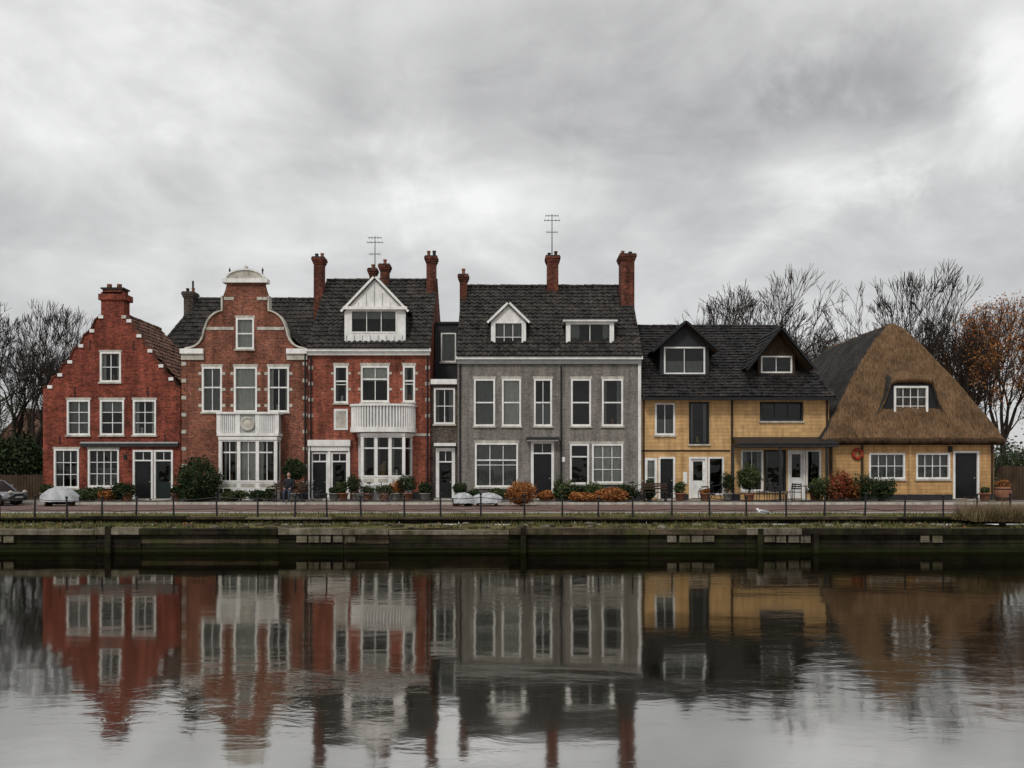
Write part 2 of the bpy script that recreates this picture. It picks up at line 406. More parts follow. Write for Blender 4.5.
h.strip('gable_coping',BR_CH,L[:12],.07,-.05,.34); h.strip('gable_coping',BR_CH,L[14:],.07,-.05,.34)
for i in (1,3,5,7,9,11,14,15,17,19,21,23):
    x,z=L[i]; h.box('gable_stones',WHITE if i%2 else CREAM,x-.1,x+.13,-.062,-.003,z-.13,z+.03)
h.box('chimney',BR_A,X(99),X(126),-.08,.75,Z(300),Z(294)); h.box('chimney',BR_A,X(101.5),X(123.5),.301,.65,Z(330),Z(300))
h.box('chimney',BR_CH,X(102.5),X(122.5),0.0,.6,Z(294),Z(289)); h.box('chimney_cap',DGREY,X(101),X(124),-.05,.65,Z(289),Z(287.5))
for p in (107,117): h.lathe('chimney_pots',POTT,(X(p),.25,Z(288)),[(.14,0),(.11,.2),(.13,.24),(.08,.24)],10)
for p,q in ((75,392),(148,392),(90,345),(134,345),(60,440),(165,440)):
    h.box('wall_anchors',METAL,X(p)-.02,X(p)+.02,-.03,-.003,Z(q)-.25,Z(q)+.25)
h.box('fascia_beam',DGREY,X(82),X(179),-.14,-.003,Z(447),Z(442)); h.box('fascia_beam',GREYW,X(82),X(179),-.16,-.143,Z(443.5),Z(442))
h.box('plinth',DGREY,xa0-.02,X(132),-.04,-.003,0,.35)
DA=5.4
shell(h,BR_A,xa0+.01,xa1-.01,.3,DA,Z(390))
zr=Z(311); ze=Z(385); xc=X(113)
h.roof('roof',TILEB,(xa1-.0,.32,ze),(xa1-.0,DA,ze),(xc,DA,zr),(xc,.32,zr)); h.roof('roof',TILEB,(xa0+.05,DA,ze),(xa0+.05,.32,ze),(xc,.32,zr),(xc,DA,zr))
h.prism('back_gable',BR_A,[(xa0+.1,ze-.3),(xa1-.1,ze-.3),(xc,zr-.15)],DA-.25,DA-.02)
ridge(h,TILEB,(xc,.7,zr+.03),(xc,DA,zr+.03)); h.tube('lamp_bracket',METAL,(X(128),-.25,Z(455)),(X(128),0,Z(452)),.015,n=5)
h.box('wall_lantern',METAL,X(128)-.07,X(128)+.07,-.33,-.2,Z(460),Z(455))
h.build()

# ================================================================== rear house
yS=5.45
h=O('hip_roofed_rear_house',(X(250,yS),yS,0))
y0,y1=yS,11.5; x0,x1=X(156,yS),X(330,yS); ze=Z(352,yS); yr=8.0; zr=Z(299,yr)
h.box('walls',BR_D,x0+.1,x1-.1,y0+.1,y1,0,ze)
rl,rr=X(200,yr),X(322,yr)
h.roof('roof',TILE,(x0,y0,ze),(x1,y0,ze),(rr,yr,zr),(rl,yr,zr)); h.roof('roof',TILE,(x0,y1,ze),(x0,y0,ze),(rl,yr,zr),(rl,yr,zr))
h.roof('roof',TILE,(x1,y0,ze),(x1,y1,ze),(rr,yr,zr),(rr,yr,zr)); h.roof('roof',TILE,(x1,y1,ze),(x0,y1,ze),(rl,yr,zr),(rr,yr,zr))
ridge(h,TILE,(rl,yr,zr),(rr,yr,zr)); ridge(h,TILE,(x0,y0,ze),(rl,yr,zr))
chimney(h,185,196,290,zr-1.7,7.8,BR_D,2)
h.tube('vent_pipe',METAL,(X(193,7.8),7.8,Z(294,7.8)),(X(193,7.8),7.8,Z(281,7.8)),.06)
h.build()

# ================================================================== HOUSE B
h=O('neck_gable_brick_house',(X(245),0,0))
xb0,xb1=X(181.5),X(307.5)
holes=[pwin(h,236,254,318,349,cols=1,rows=1,cur='net',trim=.12,sash=.5)]
for a,b,c in((202,222,'netg'),(234,257,'net'),(268,289,'sides')): holes.append(pwin(h,a,b,367,412,cols=1 if a==234 else 2,rows=1,cur=c,sash=.55,trim=.14))
holes.append((X(222),X(274),Z(489),Z(440)))
def bez(a,b,c,n=6): return [((1-t)**2*a[0]+2*t*(1-t)*b[0]+t*t*c[0],(1-t)**2*a[1]+2*t*(1-t)*b[1]+t*t*c[1]) for t in [i/n for i in range(n+1)]]
left=[(181.5,352),(186,352)]+bez((186,349),(203,348),(205,330))+bez((206,328),(209,314),(223,311))+[(223,296)]+bez((225,291),(227,284),(227,281),4)
right=[(491-p,q) for p,q in left[::-1]]
right=[(min(p,307.5) if p>306 else p,q) for p,q in right]
LL=[(X(p),Z(q)) for p,q in left]; RR=[(X(p),Z(q)) for p,q in right]
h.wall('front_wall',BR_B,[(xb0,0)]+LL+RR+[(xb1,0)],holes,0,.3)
h.strip('gable_coping',CREAM,LL[:-5],.08,-.09,.36); h.strip('gable_coping',CREAM,RR[5:],.08,-.09,.36)
cx=X(245.5)
h.box('pediment',WHITE,X(223),X(268),-.14,.34,Z(283),Z(279))
arc=[(cx+X(512+18)*math.cos(t),Z(279)+.42*math.sin(t)) for t in [math.pi*i/12 for i in range(13)]]
h.prism('pediment',CREAM,arc,-.08,.3); h.strip('pediment_moulding',WHITE,arc[::-1],.08,-.13,.33)
h.lathe('finial',CREAM,(cx,.1,Z(270)),[(.12,0),(.06,.08),(.11,.16),(.06,.22),(.01,.26)],10)
for p in (229,262): h.lathe('finial',METAL,(X(p),.1,Z(277)),[(.03,0),(.03,.3),(.06,.34),(.01,.5)],6)
for q in (300,330):
    h.box('stone_bands',CREAM,X(224 if q==300 else 206),X(234),-.025,-.003,Z(q),Z(q-3)); h.box('stone_bands',CREAM,X(257),X(267 if q==300 else 284),-.025,-.003,Z(q),Z(q-3))
for q in range(362,498,17):
    h.box('quoins',CREAM,xb0+.01,xb0+.24,-.028,-.003,Z(q+3.5),Z(q)); h.box('quoins',CREAM,xb1-.24,xb1-.01,-.028,-.003,Z(q+3.5),Z(q))
for (a,b) in((202,222),(234,257),(268,289)):
    for q in (372,388,404):
        h.box('window_stones',CREAM,X(a)-.17,X(a)-.012,-.022,-.003,Z(q+3),Z(q)); h.box('window_stones',CREAM,X(b)+.012,X(b)+.17,-.022,-.003,Z(q+3),Z(q))
h.box('shoulder_cornice',WHITE,xb0-.03,X(204),-.16,.3,Z(354),Z(349)); h.box('shoulder_cornice',WHITE,X(287),xb1+.02,-.16,.3,Z(354),Z(349))
h.box('string_course',CREAM,xb0,X(204),-.07,-.004,Z(360),Z(354.1)); h.box('string_course',CREAM,X(287),xb1,-.07,-.004,Z(360),Z(354.1))
yb=-.7
bx0,bx1=X(219,yb),X(277,yb)
def baybox(h,px0,px1,pyt,pyb,yb,segs,cant=0.0,cols=1,cur=None,base=.35):
    x0,x1=X(px0,yb),X(px1,yb); zt,zb=Z(pyt,yb),Z(pyb,yb)
    plan=[(x0-cant,0),(x0,yb),(x1,yb),(x1+cant,0)]
    for i in range(3):
        a=Vector((*plan[i],0));b=Vector((*plan[i+1],0)); d=(b-a); Ls=d.length; ang=math.atan2(d.y,d.x)
        h.M=Matrix.Translation(a)@Matrix.Rotation(ang,4,'Z')
        ns=segs if i==1 else 1
        for k in range(ns):
            s0=Ls*k/ns; s1=Ls*(k+1)/ns
            window(h,s0+.004,s1-.004,zb+base,zt,0,cols=cols,rows=1,fr=.075,cur=(cur if not isinstance(cur,list) else cur[k%len(cur)]) if i==1 else None,sill=False,sash=.72,deep=.45 if i==1 else .16,proud=.02)
        h.box('bay_panels',WHITE,0,Ls,0,.1,.02,zb+base-.006)
        for k in range(ns): h.box('bay_panels',CREAM,Ls*k/ns+.1,Ls*(k+1)/ns-.1,-.012,-.002,zb+.08 if zb>.05 else .12,zb+base-.08)
        h.box('bay_cornice',WHITE,-.05,Ls+.05,-.07,.12,zt+.005,zt+.16)
        h.M=Matrix.Identity(4)
    for (px_,py_) in plan[1:3]: h.box('bay_posts',WHITE,px_-.06,px_+.06,py_-.03,py_+.09,.02,zt)
    h.add('bay_roof',DGREY,[(p[0],p[1],zt+.165) for p in plan],[(0,1,2,3)])
baybox(h,220,276,440,489,yb,3,cols=2,cur=['sides','net','sides'])
z0,z1=Z(436,yb),Z(412,yb)
h.box('balcony',WHITE,bx0-.08,bx1+.08,yb-.1,-.01,z0,z0+.14)
h.box('balcony',GREYW,bx0,bx1,yb-.02,-.01,z0+.14,z1-.1); h.box('balcony',WHITE,bx0-.1,bx1+.1,yb-.12,-.01,z1-.1,z1)
for k in range(4):
    xx=bx0+(bx1-bx0)*k/3; h.box('balcony_posts',WHITE,xx-.1,xx+.1,yb-.06,yb-.021,z0+.14,z1-.1)
for k in range(28):
    xx=bx0+.15+(bx1-bx0-.3)*k/27
    if abs(xx-(bx0+bx1)/2)>.55: h.box('balcony_balusters',WHITE,xx-.025,xx+.025,yb-.045,yb-.021,z0+.16,z1-.12)
h.M=Matrix.Translation(((bx0+bx1)/2,yb-.04,(z0+z1)/2))@Matrix.Rotation(math.pi/2,4,'X')
h.lathe('balcony_medallion',CREAM,(0,0,0),[(.36,-.02),(.36,.04),(.28,.045),(.26,.02),(.18,.03),(.02,.06)],20); h.M=Matrix.Identity(4)
shell(h,BR_B,xb0+.01,xb1-.01,.3,5.4,Z(354))
zr=Z(300,1)
h.roof('roof',TILE,(xb1,.3,Z(352)),(xb1,7.5,Z(352)),(cx,7.5,zr),(cx,.3,zr)); h.roof('roof',TILE,(xb0,7.5,Z(352)),(xb0,.3,Z(352)),(cx,.3,zr),(cx,7.5,zr))
pipe(h,xb1-.1,.1,Z(354),-.08)
h.box('plinth',DGREY,xb0,bx0-.02,-.04,-.003,0,.4); h.box('plinth',DGREY,bx1+.02,xb1,-.04,-.003,0,.4)
for s_ in range(7):
    xx=bx0-.1+s_*(bx1-bx0+.2)/6; h.tube('stoop_railing',WHITE,(xx,-1.25,0),(xx,-1.25,.62),.02,n=6)
h.tube('stoop_railing',WHITE,(bx0-.1,-1.25,.62),(bx1+.1,-1.25,.62),.022,n=6); h.tube('stoop_railing',WHITE,(bx0-.1,-1.25,.34),(bx1+.1,-1.25,.34),.014,n=6)
h.build()

# ================================================================== HOUSE C
h=O('red_brick_house_with_dormer',(X(370),0,0))
xc0,xc1=X(308.3),X(430)
holes=[pwin(h,334,348,366,403,cols=1,cur='sidesg',sash=.6,trim=.15),pwin(h,361,389,366,402,cols=2,rows=1,cur='blind',sash=.65,trim=.15),pwin(h,403,415,366,402,cols=1,cur='sides',sash=.6,trim=.15)]
holes.append(pdoor(h,311,328,452,mat=BLACK,tr=.35,glass=False)); holes.append(pdoor(h,331,348,452,mat=BLACK,tr=.35))
holes.append((X(362),X(404),Z(484),Z(437)))
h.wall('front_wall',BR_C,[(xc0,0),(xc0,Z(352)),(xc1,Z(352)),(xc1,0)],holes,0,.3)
h.box('door_surround',WHITE,X(309),X(350),-.12,-.005,Z(451),Z(446)); h.box('door_surround',WHITE,X(308.5),X(351),-.2,-.005,Z(446),Z(440))
h.box('door_surround',WHITE,X(328.2),X(330.8),-.09,-.005,.0,Z(451.2)); h.box('door_surround',WHITE,X(308.6),X(310.8),-.09,-.005,.0,Z(451.2)); h.box('door_surround',WHITE,X(348.2),X(350.3),-.09,-.005,.0,Z(451.2))
h.box('cornice',WHITE,xc0-.05,xc1+.05,-.28,.02,Z(352),Z(349)); h.box('cornice',WHITE,xc0,xc1,-.16,-.003,Z(355.5),Z(352.1))
h.box('wall_panel',WHITE,X(334),X(348),-.04,-.004,Z(430),Z(409)); h.box('wall_panel',CREAM,X(336),X(346),-.05,-.042,Z(428),Z(411))
h.box('string_course',CREAM,X(413),xc1,-.04,-.004,Z(436),Z(433.5))
for q in range(366,430,16):
    h.box('quoins',CREAM,xc1-.24,xc1-.01,-.026,-.003,Z(q+3.5),Z(q)); h.box('quoins',CREAM,xc0+.01,xc0+.24,-.026,-.003,Z(q+3.5),Z(q))
for a,b in((334,348),(361,389),(403,415)):
    for q in (372,388):
        h.box('window_stones',CREAM,X(a)-.14,X(a)-.012,-.02,-.003,Z(q+2.5),Z(q)); h.box('window_stones',CREAM,X(b)+.012,X(b)+.14,-.02,-.003,Z(q+2.5),Z(q))
yb=-.75
baybox(h,362,404,436,484,yb,3,cant=.3,cols=1,cur=['sides','stuff','sides'])
z0,z1=Z(430,yb),Z(404,yb)
def roundplan(xm,w,dp,n=14): return [(xm+w*math.cos(math.pi+math.pi*i/n)*1.0,-dp*abs(math.sin(math.pi*i/n))**.45) for i in range(n+1)]
def slab(o,part,mat,plan,z0,z1):
    n=len(plan); v=[(p[0],p[1],z0) for p in plan]+[(p[0],p[1],z1) for p in plan]
    o.add(part,mat,v,[tuple(range(n)),tuple(range(n,2*n))]+[(i,(i+1)%n,(i+1)%n+n,i+n) for i in range(n)])
xm=X(381.5,yb)
slab(h,'balcony',WHITE,roundplan(xm,1.62,1.05),z0-.1,z0+.13); slab(h,'balcony',GREYW,roundplan(xm,1.50,.93),z0+.13,z1-.1); slab(h,'balcony',WHITE,roundplan(xm,1.64,1.06),z1-.1,z1)
for k,(a,b) in enumerate(roundplan(xm,1.535,.965,30)): h.tube('balcony_balusters',WHITE,(a,b-.01,z0+.13),(a,b-.01,z1-.1),.05,n=6)
yr=4.0; zr=Z(281,yr); ze=Z(349)+.02
h.roof('roof',TILE,(xc0-.02,-.25,ze),(xc1+.02,-.25,ze),(xc1+.02,yr,zr),(xc0-.02,yr,zr)); h.roof('roof',TILE,(xc1,8.2,ze),(xc0,8.2,ze),(xc0,yr,zr),(xc1,yr,zr))
shell(h,BR_C,xc0+.01,xc1-.01,.3,8,ze); gable_end(h,BR_C,xc0+.01,ze-.01,0,8,yr,zr-.14); gable_end(h,BR_C,xc1-.27,ze-.01,0,8,yr,zr-.14)
ridge(h,TILE,(xc0,yr,zr+.04),(xc1,yr,zr+.04)); gutter(h,xc0,xc1,-.3,ze+.02)
dormer(h,344.5,405.5,309,347,.12,3.2,'gable',apex=277,wins=(350.5,397,310,333),cols=3,rows=1,cur='blindg',ov=.12)
h.box('dormer_cornice',WHITE,X(343),X(407),-.06,.12,Z(309.5),Z(306.5))
for p in (346,354,362,370,378,386,394,402): h.box('dormer_battens',GREYW,X(p)-.02,X(p)+.02,.085,.117,Z(346),Z(335))
for p in (358,366,374,382,390): h.box('dormer_battens',GREYW,X(p)-.012,X(p)+.012,.09,.117,Z(306),Z(306-max(4,24-abs(p-374)*1.3)))
chimney(h,314,325,255,Z(330,3),3.2,BR_CH,2); chimney(h,426,437,254,Z(330,3),3.4,BR_CH,2); chimney(h,380,390,262,zr-.5,4.0,BR_CH,1); chimney(h,369,377,266,zr-.4,4.4,BR_CH,1)
antenna(h,375,236,272,4.3); pipe(h,xc1-.12,.1,ze,-.09); pipe(h,xc0+.14,.1,ze,-.09)
h.box('plinth',DGREY,X(410),xc1,-.04,-.003,0,.4)
h.build()

# ================================================================== HOUSE D
h=O('narrow_brick_house',(X(443),0,0))
xd0,xd1=X(430.3),X(457)
yD=.25
holes=[pwin(h,434,455,388,424,yD,cols=2,rows=2,cur='sidesg'),pdoor(h,436,455,448,yD,mat=BLACK,tr=.5,fr=.16)]
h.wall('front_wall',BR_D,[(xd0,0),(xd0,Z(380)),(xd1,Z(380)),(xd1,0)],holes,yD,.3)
h.box('cornice',WHITE,xd0+.01,xd1-.01,yD-.2,yD-.003,Z(384),Z(379)); h.box('door_hood',WHITE,X(434),X(456),yD-.3,yD-.004,Z(446),Z(443))
h.box('walls',BR_D,xd0+.01,xd1-.01,yD+1.5,8,0,Z(381)); h.box('flat_roof',DGREY,xd0+.01,xd1-.01,yD-.1,8,Z(380),Z(378.6))
y2=2.2; hole=pwin(h,441,456,333,362,y2,cols=1,rows=1,cur='netg',fr=.06)
h.wall('attic_front',DGREY,[(xd0+.02,Z(385,y2)),(xd1-.02,Z(385,y2)),(xd1-.02,Z(324,y2)),(xd0+.02,Z(324,y2))],[hole],y2,.2)
h.box('attic_roof',METAL,xd0+.02,xd1-.02,y2-.1,6,Z(324,y2),Z(322,y2)); h.box('attic_walls',DGREY,xd0+.03,xd1-.03,y2+.9,6,Z(385,y2),Z(324.1,y2))
h.build()

# ================================================================== HOUSE E
h=O('grey_brick_house',(X(549),0,0))
xe0,xe1=X(457.5),X(641)
holes=[]
for a,b,c,s in((474,495,'netg',.5),(502,521,'net',.5),(534,552,'half',.5),(571,591,None,.5),(602,623,'sidesg',.5)):
    holes.append(pwin(h,a,b,379,426,cols=1 if c!='half' else 2,rows=1,cur=c,sash=s,trim=.13))
holes.append(pwin(h,475,518,443,487,cols=3,rows=2,cur='netg',sash=.62,trim=.13)); holes.append(pdoor(h,531,554,441,mat=BLACK,tr=.45,fr=.13,glass=False))
holes.append(pwin(h,570,589,444,484,cols=1,rows=1,cur=None,sash=.7,trim=.13)); holes.append(pwin(h,592,623,444,483,cols=3,rows=3,cur='net',trim=.13))
h.wall('front_wall',BR_E,[(xe0,0),(xe0,Z(360)),(xe1,Z(360)),(xe1,0)],holes,0,.3)
h.box('cornice',WHITE,xe0-.05,xe1+.05,-.3,.02,Z(360),Z(357)); h.box('cornice',GREYW,xe0,xe1,-.14,-.003,Z(364),Z(360.1))
h.box('door_hood',DGREY,X(526),X(559),-.5,-.004,Z(440),Z(437.5)); h.box('door_hood',WHITE,X(527),X(558),-.42,-.005,Z(441.5),Z(440.1))
h.box('plinth',DGREY,xe0,X(530),-.05,-.004,0,.42); h.box('plinth',DGREY,X(555),xe1,-.05,-.004,0,.42)
h.box('corner_pilasters',WHITE,X(638),X(641),-.04,-.004,0.43,Z(364.2))
yr=4.0; zr=Z(287,yr); ze=Z(357)+.02
h.roof('roof',TILE,(xe0-.05,-.28,ze),(xe1+.05,-.28,ze),(xe1+.05,yr,zr),(xe0-.05,yr,zr)); h.roof('roof',TILE,(xe1,8.3,ze),(xe0,8.3,ze),(xe0,yr,zr),(xe1,yr,zr))
shell(h,BR_E,xe0+.01,xe1-.01,.3,8,ze); gable_end(h,BR_E,xe0+.01,ze-.01,0,8,yr,zr-.14); gable_end(h,BR_E,xe1-.27,ze-.01,0,8,yr,zr-.14)
ridge(h,TILE,(xe0,yr,zr+.04),(xe1,yr,zr+.04)); gutter(h,xe0,xe1,-.32,ze+.02)
dormer(h,491,526,320,354,.45,2.9,'gable',apex=303,wins=(494,523,322,352),cols=3,rows=2,cur='netg',ov=.14)
dormer(h,566,614,322,354,.45,2.9,'flat',wins=(569,611,323,352),cols=2,rows=1,cur='sidesg',ov=.2)
chimney(h,459,468,272,Z(330,3),3.3,BR_CH,1); chimney(h,546,559,254,zr-.4,4.0,BR_CH,2); chimney(h,619,634,253,Z(330,3),3.2,BR_CH,2,dep=1.1)
antenna(h,552,214,262,4.0); pipe(h,xe0+.13,.1,ze,-.1); pipe(h,X(561),.1,Z(366),-.09)
h.box('house_number',WHITE,X(561),X(565),-.03,-.004,Z(462),Z(457))
h.build()

# ================================================================== HOUSE F
h=O('yellow_timber_house',(X(737),0,0))
xf0,xf1=X(641.8),X(829)
holes=[pwin(h,655,675,403,435,cols=2,rows=1,cur='half',fmat=WHITE),pwin(h,689,709,402,444,cols=1,rows=1,cur='sidesg',fmat=BLACK),pwin(h,760,803,402,421,cols=3,rows=1,cur=None,fmat=DGREY),
 pwin(h,645,657,458,497,cols=1,rows=2,cur='net',fr=.12,sill=False),pdoor(h,658.5,675,457,mat=BLACK,tr=0,glass=False),pdoor(h,689,707,457,mat=WHITE,tr=0,glass=True),pwin(h,708,724,457,495,cols=1,rows=1,cur=None,fmat=WHITE,sill=False),
 pwin(h,741,763,450,491,cols=2,rows=1,fmat=WHITE,cur='sidesg'),pwin(h,764,786,450,491,cols=1,rows=1,fmat=DGREY,cur='stuff'),pdoor(h,788,805,450,mat=WHITE,tr=0),pwin(h,806,821,450,490,cols=1,rows=1,fmat=WHITE,cur=None)]
h.wall('front_wall',YEL,[(xf0,0),(xf0,Z(398)),(xf1,Z(398)),(xf1,0)],holes,0,.25)
h.box('porch_roof',DGREY,X(731),X(829),-1.2,-.01,Z(447,-1),Z(444,-1))
v0,v1=X(731),X(829)
h.add('porch_roof',METAL,[(v0,-1.25,Z(445,-1)+.06),(v1,-1.25,Z(445,-1)+.06),(v1,0,Z(437)),(v0,0,Z(437))],[(0,1,2,3)])
for p in (733,780,827): h.box('porch_posts',DGREY,X(p,-1.1)-.05,X(p,-1.1)+.05,-1.15,-1.05,0,Z(447,-1))
h.box('soffit',DGREY,xf0,xf1+.3,-.55,-.003,Z(400),Z(398)); h.box('trim_band',BROWNW,xf0,X(730),-.03,-.004,Z(451.5),Z(450))
for p in (643.5,682,732,827): h.box('corner_boards',BROWNW if p!=682 else YEL2,X(p)-.06,X(p)+.06,-.03,-.004,.3,Z(400.2))
h.box('plinth',DGREY,xf0,X(644.5),-.03,-.003,0,.3); h.box('plinth',DGREY,X(675.6),X(688.4),-.03,-.003,0,.3); h.box('plinth',DGREY,X(724.6),X(740),-.03,-.003,0,.3)
h.box('wall_sign',WHITE,X(683),X(687),-.05,-.004,Z(484),Z(472))
yr=3.8; zr=Z(327,yr); ze=Z(397,-.6); xr=X(778,yr)
h.roof('roof',TILEF,(xf0,-.6,ze),(X(834,-.6),-.6,ze),(xr,yr,zr),(xf0,yr,zr),tw=.24,th=.24,amp=.012,lift=.05)
h.roof('roof',TILEF,(X(834,-.6),-.6,ze),(X(834,-.6),8,ze),(xr,yr,zr),(xr,yr,zr),tw=.24,th=.24,amp=.012,lift=.05); h.roof('roof',TILEF,(X(834,-.6),8,ze),(xf0,8,ze),(xf0,yr,zr),(xr,yr,zr),tw=.24,th=.3)
h.box('fascia',METAL,xf0,X(834,-.6),-.62,-.56,ze-.16,ze+.0); ridge(h,TILEF,(xf0,yr,zr+.03),(xr,yr,zr+.03)); ridge(h,TILEF,(X(834,-.6),-.6,ze),(xr,yr,zr))
shell(h,YEL2,xf0+.01,xf1-.01,.25,7.8,ze-.1)
dormer(h,660,709,345,376,.6,4.0,'gable',apex=323,wins=(664,705,347,374),cols=2,rows=1,cur='half',ov=.42,rmat=TILEF,wmat=DGREY,barge=METAL)
dormer(h,758,795,353,376,.7,4.0,'gable',apex=330,wins=(761,792,356,373),cols=2,rows=1,cur=None,ov=.75,rmat=TILEF,wmat=BROWNW,barge=METAL)
h.build()

# ================================================================== HOUSE G thatched
h=O('thatched_cottage',(X(912),0,0))
xg0,xg1=X(830),X(994)
holes=[pwin(h,869,905,453,479,cols=4,rows=2,cur='netg',fr=.09),pwin(h,916,950,453,479,cols=4,rows=2,cur='netg',fr=.09),pdoor(h,953,979,451,mat=BLACK,tr=0,fr=.1,glass=False)]
h.wall('front_wall',YEL2,[(xg0,0),(xg0,Z(432)),(xg1,Z(432)),(xg1,0)],holes,0,.25)
h.box('plinth',DGREY,xg0,X(952),-.05,-.003,0,.28); h.box('plinth',DGREY,X(980),xg1,-.05,-.003,0,.28)
h.box('lintel_beam',BROWNW,xg0,xg1,-.05,-.003,Z(445),Z(440))
for p in (831,862,910,992): h.box('wall_posts',BROWNW if p!=910 else YEL,X(p)-.06,X(p)+.06,-.04,-.004,.29,Z(445.2))
shell(h,YEL2,xg0+.01,xg1-.01,.25,11.5,Z(440))
ex0,ex1=X(822,-.5),X(1006,-.5); cxg=(ex0+ex1)/2-.02; zg=Z(438,-.5); apexz=Z(323,1.7); run=2.3; yb_=12.0
def smin(a,b,k):
    hh=max(0,min(1,.5+.5*(b-a)/k)); return b*(1-hh)+a*hh-k*hh*(1-hh)
def thz(x,y):
    hw=(cxg-ex0) if x<cxg else (ex1-cxg)
    dx=(1-abs(x-cxg)/hw); dy=(y+.5)/run; db=(yb_-y)/run
    dx=dx+.05*math.sin(math.pi*max(0,min(1,dx)))
    k=.07
    dx2=1-math.sqrt((1-dx)**2+.008)+.004
    m=smin(smin(dx2,dy,k),db,k)
    m=max(0,min(1.0,m))
    return zg+(apexz-zg)*m*1.09+.07*mnoise.noise(Vector((x*1.5,y*1.5,0)))+.045*mnoise.noise(Vector((x*6,y*6,1)))
NX,NY=170,150; V=[];F=[]
ys=[-.5+(yb_+.5)*(j/NY)**2.0 for j in range(NY+1)]
for j in range(NY+1):
    for i in range(NX+1):
        x=ex0+(ex1-ex0)*i/NX; V.append((x,ys[j],thz(x,ys[j])))
for j in range(NY):
    for i in range(NX): a=j*(NX+1)+i; F.append((a,a+1,a+NX+2,a+NX+1))
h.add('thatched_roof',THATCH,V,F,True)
loop=[i for i in range(NX+1)]+[j*(NX+1)+NX for j in range(1,NY+1)]+[NY*(NX+1)+i for i in range(NX-1,-1,-1)]+[j*(NX+1) for j in range(NY-1,0,-1)]
V2=[];F2=[];n=len(loop); cyg=5.7
for q in loop:
    x,y,z=V[q]; dx=cxg-x; dy=cyg-y
    ix=1 if dx>0 else -1; iy=1 if dy>0 else -1
    jz=.05*mnoise.noise(Vector((x*5,y*5,3)))
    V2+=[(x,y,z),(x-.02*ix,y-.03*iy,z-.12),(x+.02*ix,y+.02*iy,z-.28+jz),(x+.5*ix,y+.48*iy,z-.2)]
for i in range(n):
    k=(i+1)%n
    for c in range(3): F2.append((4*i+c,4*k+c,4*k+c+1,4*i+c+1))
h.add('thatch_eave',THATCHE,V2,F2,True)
yd=-.02
hole=pwin(h,894,928,386,417,yd,cols=4,rows=3,cur='sidesg',sill=False,fr=.10,deep=1.0)
xm=X(911,yd); zb=Z(421,yd); ztp=Z(384,yd)
tr_=[(-1.75,zb),(-1.25,zb+.85),(-.98,ztp-.02),(0,ztp+.05),(.98,ztp-.02),(1.25,zb+.85),(1.75,zb)]
h.wall('dormer_front',METAL,[(xm+a,b) for a,b in tr_],[hole],yd+.03,.12)
prof=[(-2.35,zb-.28),(-1.95,zb-.02),(-1.62,zb+.42),(-1.34,zb+.92),(-1.05,ztp+.0),(-.7,ztp+.1),(0,ztp+.13),(.7,ztp+.1),(1.05,ztp+.0),(1.34,zb+.92),(1.62,zb+.42),(1.95,zb-.02),(2.35,zb-.28)]
pp=[]
for i in range(len(prof)-1):
    for t in range(4): pp.append((prof[i][0]+(prof[i+1][0]-prof[i][0])*t/4,prof[i][1]+(prof[i+1][1]-prof[i][1])*t/4))
pp.append(prof[-1])
V=[];F=[]
for (yy,dz,sc) in ((.12,-.06,.95),(-.16,-.03,.96),(-.26,.06,1.0),(-.24,.2,1.0),(-.05,.42,.97),(.4,.62,.90),(1.0,.75,.75),(1.9,.8,.5)):
    for (a,b) in pp:
        k=1-min(1,abs(a)/2.35)
        V.append((xm+a*sc,yd+yy+(1-k**.5)*.38,b+dz*(.25+.75*k**.5)+.03*mnoise.noise(Vector((a*4,yy*4,2)))))
m_=len(pp)
for r in range(7):
    for i in range(m_-1): a=r*m_+i; F.append((a,a+1,a+m_+1,a+m_))
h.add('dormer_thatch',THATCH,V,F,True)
wv=(X(857),-.08,Z(454))
for i in range(14):
    t=2*math.pi*i/14
    h.ell('door_wreath',REDP if i%3 else L_OR,(wv[0]+.22*math.cos(t),-.08,wv[2]+.22*math.sin(t)),(.09,.06,.09),8)
h.box('wall_lantern',METAL,X(948),X(951),-.15,-.02,Z(452),Z(446))
h.build()

